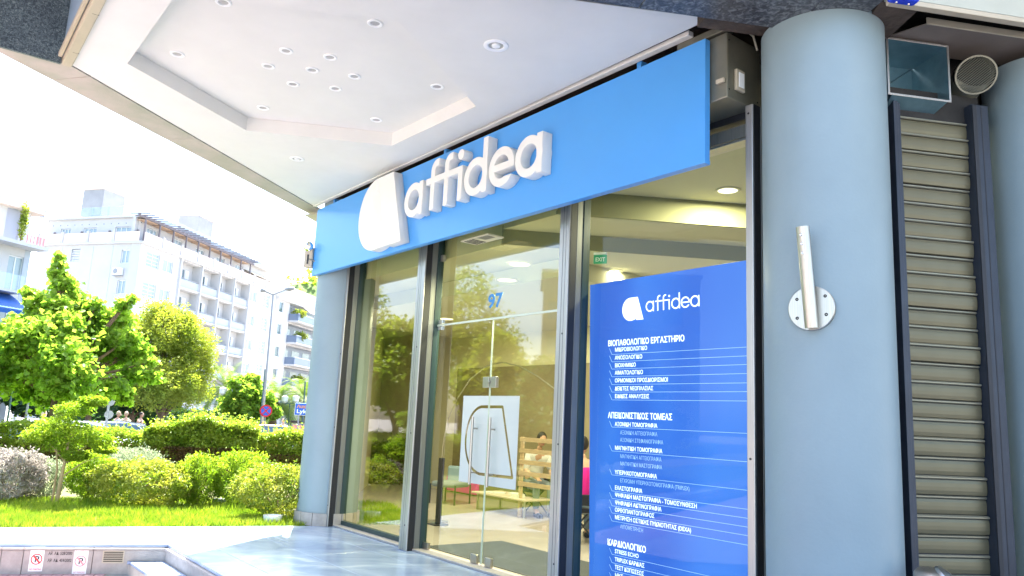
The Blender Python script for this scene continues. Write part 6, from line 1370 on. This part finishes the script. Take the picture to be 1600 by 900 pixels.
t, a, b = pole_px('direction_sign', 'blue direction sign with orange and white lettering cut off by the far pillar', 468, 632, 466, 664, 34, .04, 'pole', 'road sign'); 
L0 = atd(462.5, 630, 34); L1 = atd(462.5, 648, 34); df = Frame((L0.x, L0.y), 82)
obj('plate', G().fbox(df, 0, 1.35, .05, .08, L1.z, L0.z), M['signblue'], t, bev=.02); obj('border', G().fbox(df, -.02, 1.37, .045, .049, L1.z - .02, L0.z + .02), M['white'], t)
text('lettering', 'Λυκαβηττός', df, .06, .082, lerp(L1.z, L0.z, .60), M['orange'], t, .19, bold=.03, width=1.15); text('lettering', 'Lykavittos', df, .06, .082, lerp(L1.z, L0.z, .16), M['white'], t, .22, bold=.03, width=1.15)
t, a, b = pole_px('signpost_back', 'grey post carrying the backs of two round signs beside the parked cars', 175, 592, 167, 660, 32, .05, 'pole', 'sign post')
for y in (628, 648): c_ = atd(171 + (640 - y) * .1, y, 32); obj('sign_back', G().lathe(c_, [(.15, 0), (.15, .02), (.001, .02)], 24, ax=vf.o), M['pole'], t)
pole_px('utility_pole', 'dark leaning pole at the left edge behind the hedge', 20, 606, 10, 662, 30, .04, 'polegreen'); pole_px('utility_pole', 'pale leaning pole left of the mulberry trunk', 45, 625, 36, 668, 30, .05, 'pole')
pole_px('traffic_pole', 'thin teal pole in front of the right end of the apartment block', 414, 577, 408, 660, 46, .05, 'polegreen'); pole_px('traffic_pole', 'thin teal pole behind the blue direction sign', 477, 596, 474, 664, 40, .05, 'polegreen')
t, a, b = pole_px('utility_pole', 'dark pole standing inside the shade of the feathery tree', 256, 610, 254, 662, 40, .06, 'polegreen')
t = thing('street_barrier', 'white metal street barrier at the left behind the hedge', 'barrier', atd(40, 665, 31)); a = atd(26, 654, 31); b = atd(60, 656, 31)
obj('rail', G().tube([a, b], .03, 8), M['white'], t); c_ = a.copy(); c_.z -= .9; e = b.copy(); e.z -= .9; obj('rail', G().tube([c_, e], .03, 8), M['white'], t)
for k_ in range(7): q = a.lerp(b, k_ / 6); obj('bar', G().tube([q, q - Vector((0, 0, .9))], .02, 6), M['white'], t)
ad = atd(466, 664, 45); af = Frame((ad.x, ad.y), 85); t = thing('poster_stand', 'street poster stand with pale pink poster below the blue road sign', 'poster stand', Vector((ad.x, ad.y, -.95))); obj('frame', G().fbox(af, -.35, .55, -.1, .1, -.95, .95), M['pole'], t, bev=.03); obj('poster', G().fbox(af, -.28, .48, .101, .11, -.5, .85), M['redfade'], t); obj('roof', G().fbox(af, -.4, .6, -.15, .15, .96, 1.08), M['black'], t)
# small hedges along the street
for k_, (x, w_) in enumerate(((375, 60), (455, 40))):
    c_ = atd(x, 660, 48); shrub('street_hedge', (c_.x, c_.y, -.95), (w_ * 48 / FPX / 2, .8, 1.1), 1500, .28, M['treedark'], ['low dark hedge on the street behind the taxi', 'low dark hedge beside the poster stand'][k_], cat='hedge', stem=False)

# ================================================================== VEHICLES
def car(loc, yaw, paint, label, taxi=False, L=4.3, W_=1.75, H_=1.45):
    t = thing('taxi' if taxi else 'parked_car', label, 'taxi' if taxi else 'car', loc, None if taxi else 'cars parked along the street')
    ca_, sn = math.cos(yaw), math.sin(yaw)
    def P(x, y, z): return Vector(loc) + Vector((x * ca_ - y * sn, x * sn + y * ca_, z))
    def loft(sts, close=True):   # stations: (x, [(y,z)...])
        g = G(); n = len(sts[0][1]); vs = []
        for x, pr in sts:
            for y, z in pr: vs.append(P(x, y, z))
        fs = [(i * n + j, i * n + (j + 1) % n, (i + 1) * n + (j + 1) % n, (i + 1) * n + j) for i in range(len(sts) - 1) for j in range(n)]
        fs += [tuple(range(n))[::-1], tuple((len(sts) - 1) * n + j for j in range(n))]; return g.add(vs, fs)
    h = W_ / 2; hl_ = L / 2
    def sec(w, z0, zs, zt_): return [(-w * .9, z0), (w * .9, z0), (w, z0 + .12), (w * 1.0, zs - .1), (w * .94, zs), (w * .8, zt_), (0, zt_ + .02), (-w * .8, zt_), (-w * .94, zs), (-w * 1.0, zs - .1), (-w, z0 + .12)]
    body = loft([(-hl_, sec(h * .8, .35, .6, .72)), (-hl_ + .15, sec(h * .95, .24, .72, .88)), (-hl_ * .55, sec(h, .2, .82, .95)), (0, sec(h, .2, .82, .93)), (hl_ * .45, sec(h, .2, .80, .92)), (hl_ * .8, sec(h * .96, .22, .70, .80)), (hl_ - .1, sec(h * .86, .26, .58, .66)), (hl_, sec(h * .75, .32, .5, .56))])
    obj('body', body, paint, t, smooth=True)
    def cs(w0, z0, w1, z1): return [(-w0, z0), (w0, z0), (w1, z1), (-w1, z1)]
    obj('windows', loft([(-hl_ * .88, cs(h * .80, .86, h * .72, .88)), (-hl_ * .60, cs(h * .90, .88, h * .68, H_ - .05)), (.1, cs(h * .92, .88, h * .70, H_ - .03)), (hl_ * .22, cs(h * .91, .88, h * .68, H_ - .10)), (hl_ * .52, cs(h * .84, .86, h * .78, .90))]), M['carglass'], t, smooth=False)
    obj('roof', loft([(-hl_ * .66, cs(h * .71, H_ - .14, h * .60, H_ - .10)), (-hl_ * .55, cs(h * .72, H_ - .09, h * .62, H_ - .02)), (.0, cs(h * .73, H_ - .06, h * .64, H_ + .01)), (hl_ * .18, cs(h * .72, H_ - .10, h * .62, H_ - .04)), (hl_ * .26, cs(h * .70, H_ - .16, h * .60, H_ - .12))]), paint, t, bev=.02)
    for s in (-1, 1):
        for x0_, x1_ in ((-hl_ * .62, -hl_ * .86), (-hl_ * .1, -hl_ * .1), (hl_ * .22, hl_ * .52)):
            obj('window_pillar', G().tube([P(x0_, s * h * .71, H_ - .08), P(x1_, s * h * .915, .88)], .028, 6), paint, t)
        for x in (-hl_ * .62, hl_ * .64):
            wl = obj('wheel', G().lathe(P(x, s * (h - .16), .31), [(.001, 0), (.31, 0), (.31, .17 * 1), (.22, .18), (.001, .18)], 24, ax=P(0, s, 0) - P(0, 0, 0)), M['tyre'], t, smooth=True); obj('rim', G().lathe(P(x, s * (h - .16), .31) + (P(0, s, 0) - P(0, 0, 0)) * .182, [(.2, 0), (.18, .012), (.05, .004), (.001, .008)], 20, ax=P(0, s, 0) - P(0, 0, 0)), M['steel'], wl, smooth=True)
        obj('headlight', G().tube([P(hl_ - .12, s * h * .68, .60), P(hl_ - .03, s * h * .55, .58)], .08, 10), M['bglass'], t, smooth=True); obj('tail_light', G().tube([P(-hl_ + .02, s * h * .7, .72), P(-hl_ + .06, s * h * .55, .72)], .07, 10), M['red'], t, smooth=True)
        obj('mirror', G().tube([P(hl_ * .36, s * h * .95, .93), P(hl_ * .36, s * h * 1.12, .97)], [.05, .08], 8), paint, t, smooth=True)
    if taxi: obj('roof_sign', G().hexa([P(-.12, -.28, H_ + .02), P(.08, -.28, H_ + .02), P(.08, .28, H_ + .02), P(-.12, .28, H_ + .02), P(-.07, -.24, H_ + .16), P(.03, -.24, H_ + .16), P(.03, .24, H_ + .16), P(-.07, .24, H_ + .16)]), M['taxi'], t, bev=.015)
    return t
def carpos(x, d, z=-.62): p_ = atd(x, 660, d); p_.z = z; return p_
SA = math.atan2(FE.s.y, FE.s.x)
cd1 = 30; car(carpos(135, 33), SA + .05, M['carsilver'], 'pale blue car roof showing just right of the mulberry trunk')
car(carpos(198, 35), SA - .03, M['carwhite'], 'white car with side windows parked right of the pale blue car', L=4.5)
car(carpos(108, 31, -.62), SA, M['carwhite'], 'white car bonnet lowest and nearest behind the hedge', H_=1.35)
car(carpos(412, 43, -.62), SA + math.pi + .1, M['taxi'], 'yellow taxi with roof sign passing left of the far pillar', taxi=True)
def stand(x, d, lb, top, hr=None, z=-.62): p_ = atd(x, 660, d); p_.z = z; person(p_, random.uniform(0, 6), 'stand', lb, top, M['trousers'], None, hr)
stand(443, 44, 'pedestrian in a lilac shirt walking by the street lamp', M['lilac'])
stand(183, 39, 'person with light hair behind the pale blue car, leftmost of three heads', M['shirt'], M['wood'], z=-.60); stand(196, 40, 'person with fair hair in the middle behind the parked cars', M['wallbeige'], M['wood'], z=-.60); stand(219, 40, 'dark haired person behind the tail of the white car', M['skin'], z=-.60)
stand(66, 31, 'person in a blue top by the street barrier left of the mulberry trunk', M['awning'], M['wallbeige'], z=-.62)

# ================================================================== PLACES SEEN ONLY AS REFLECTIONS IN THE GLASS (left of the photo)
def dir_pt(az_, d, z=0): return Vector((math.sin(R(az_)) * d, math.cos(R(az_)) * d, z))
for x_, y_, m, hgt, lb in ((-14.5, 15.5, 'hedge', 4.8, 'leafy tree on the lawn just left of the photo, mirrored in the left window'), (-17.5, 21, 'feather', 5.4, 'yellow green tree behind the hedge left of the photo'), (-16, 12.8, 'feather', 4.6, 'leafy tree left of the lawn, mirrored in the door glass'), (-24, 15, 'hedge', 5.6, 'large light green tree mirrored beside the street number'), (-11.6, 10.2, 'treedark', 4.4, 'dense dark tree on the lawn edge nearest the terrace'), (-13.8, 9.2, 'treedark', 4.8, 'dense dark tree mirrored behind the blue panel'), (-16.5, 8.6, 'treedark', 5.2, 'dense dark tree farthest left along the terrace'), (-30, 26, 'treedark', 6.5, 'dark tree beyond the street on the left'), (-27, 17.5, 'feather', 9.0, 'tall yellow green tree mirrored in the upper door glass'), (-25, 22, 'hedge', 8.0, 'tall leafy tree mirrored in the upper left window')):
    b = Vector((x_, y_, -.3)); k_ = hgt / 5; low = 1 if 'dense' in lb else 0
    tree(lb, b, (0, 0, (1.0 if low else 1.7) * k_), [(dx * k_, dy * k_, (dz - (1.1 if low else 0)) * k_, rr * k_) for dx, dy, dz, rr in ((0, 0, 3.6, 1.2), (.9, .3, 3.0, 1.0), (-1, .2, 3.1, 1.0), (.3, -.9, 2.9, .9), (-.2, .9, 3.3, .9), (.2, 0, 4.5, .75), (0, 0, 2.6, .9))], 9000, .17, m, trunk_r=.16)  # the dense dark trees are added out of view to dim panel reflections
hedge('hedge continuing left of the photo along the lawn', -42, -25.8, HO - 1.2, HO, .75, 16000, .1)
car(dir_pt(-62, 30, -1.0), SA, M['taxi'], 'yellow taxi on the street further left, mirrored in the window', taxi=True)
for az_, d, wd, ht, lb in ((-77, 62, 14, 15, 'cream apartment block further left along the street'), (-101, 60, 24, 15, 'tall beige apartment block left of the viewer')):
    c_ = dir_pt(az_, d); f = Frame((c_.x, c_.y), az_ + 90)
    if f.o.dot(-c_) < 0: f.o = -f.o
    t = thing('street_building', lb, 'building', Vector((c_.x, c_.y, -1))); hs = [(-wd / 2 + 1.5 + k_ * 3.4, -wd / 2 + 3.3 + k_ * 3.4, z, z + 1.7) for k_ in range(int(wd / 3.4)) for z in np.arange(1.5, ht - 2, 3.1)]
    obj('facade', wall_holes(f, -wd / 2, wd / 2, -1, ht, hs, .4), M['cream'], t); obj('body', G().fbox(f, -wd / 2 + .1, wd / 2 - .1, -10, -.42, -1, ht), M['bglass'], t); obj('roof', G().fbox(f, -wd / 2 - .2, wd / 2 + .2, -10.2, .3, ht, ht + .3), M['bwall'], t)
    for z in np.arange(.9, ht - 2, 3.1): obj('balcony_slab', G().fbox(f, -wd / 2 + 4, wd / 2 - 4, .001, 1.2, z - .15, z), M['bwall'], t)
fit_texts()
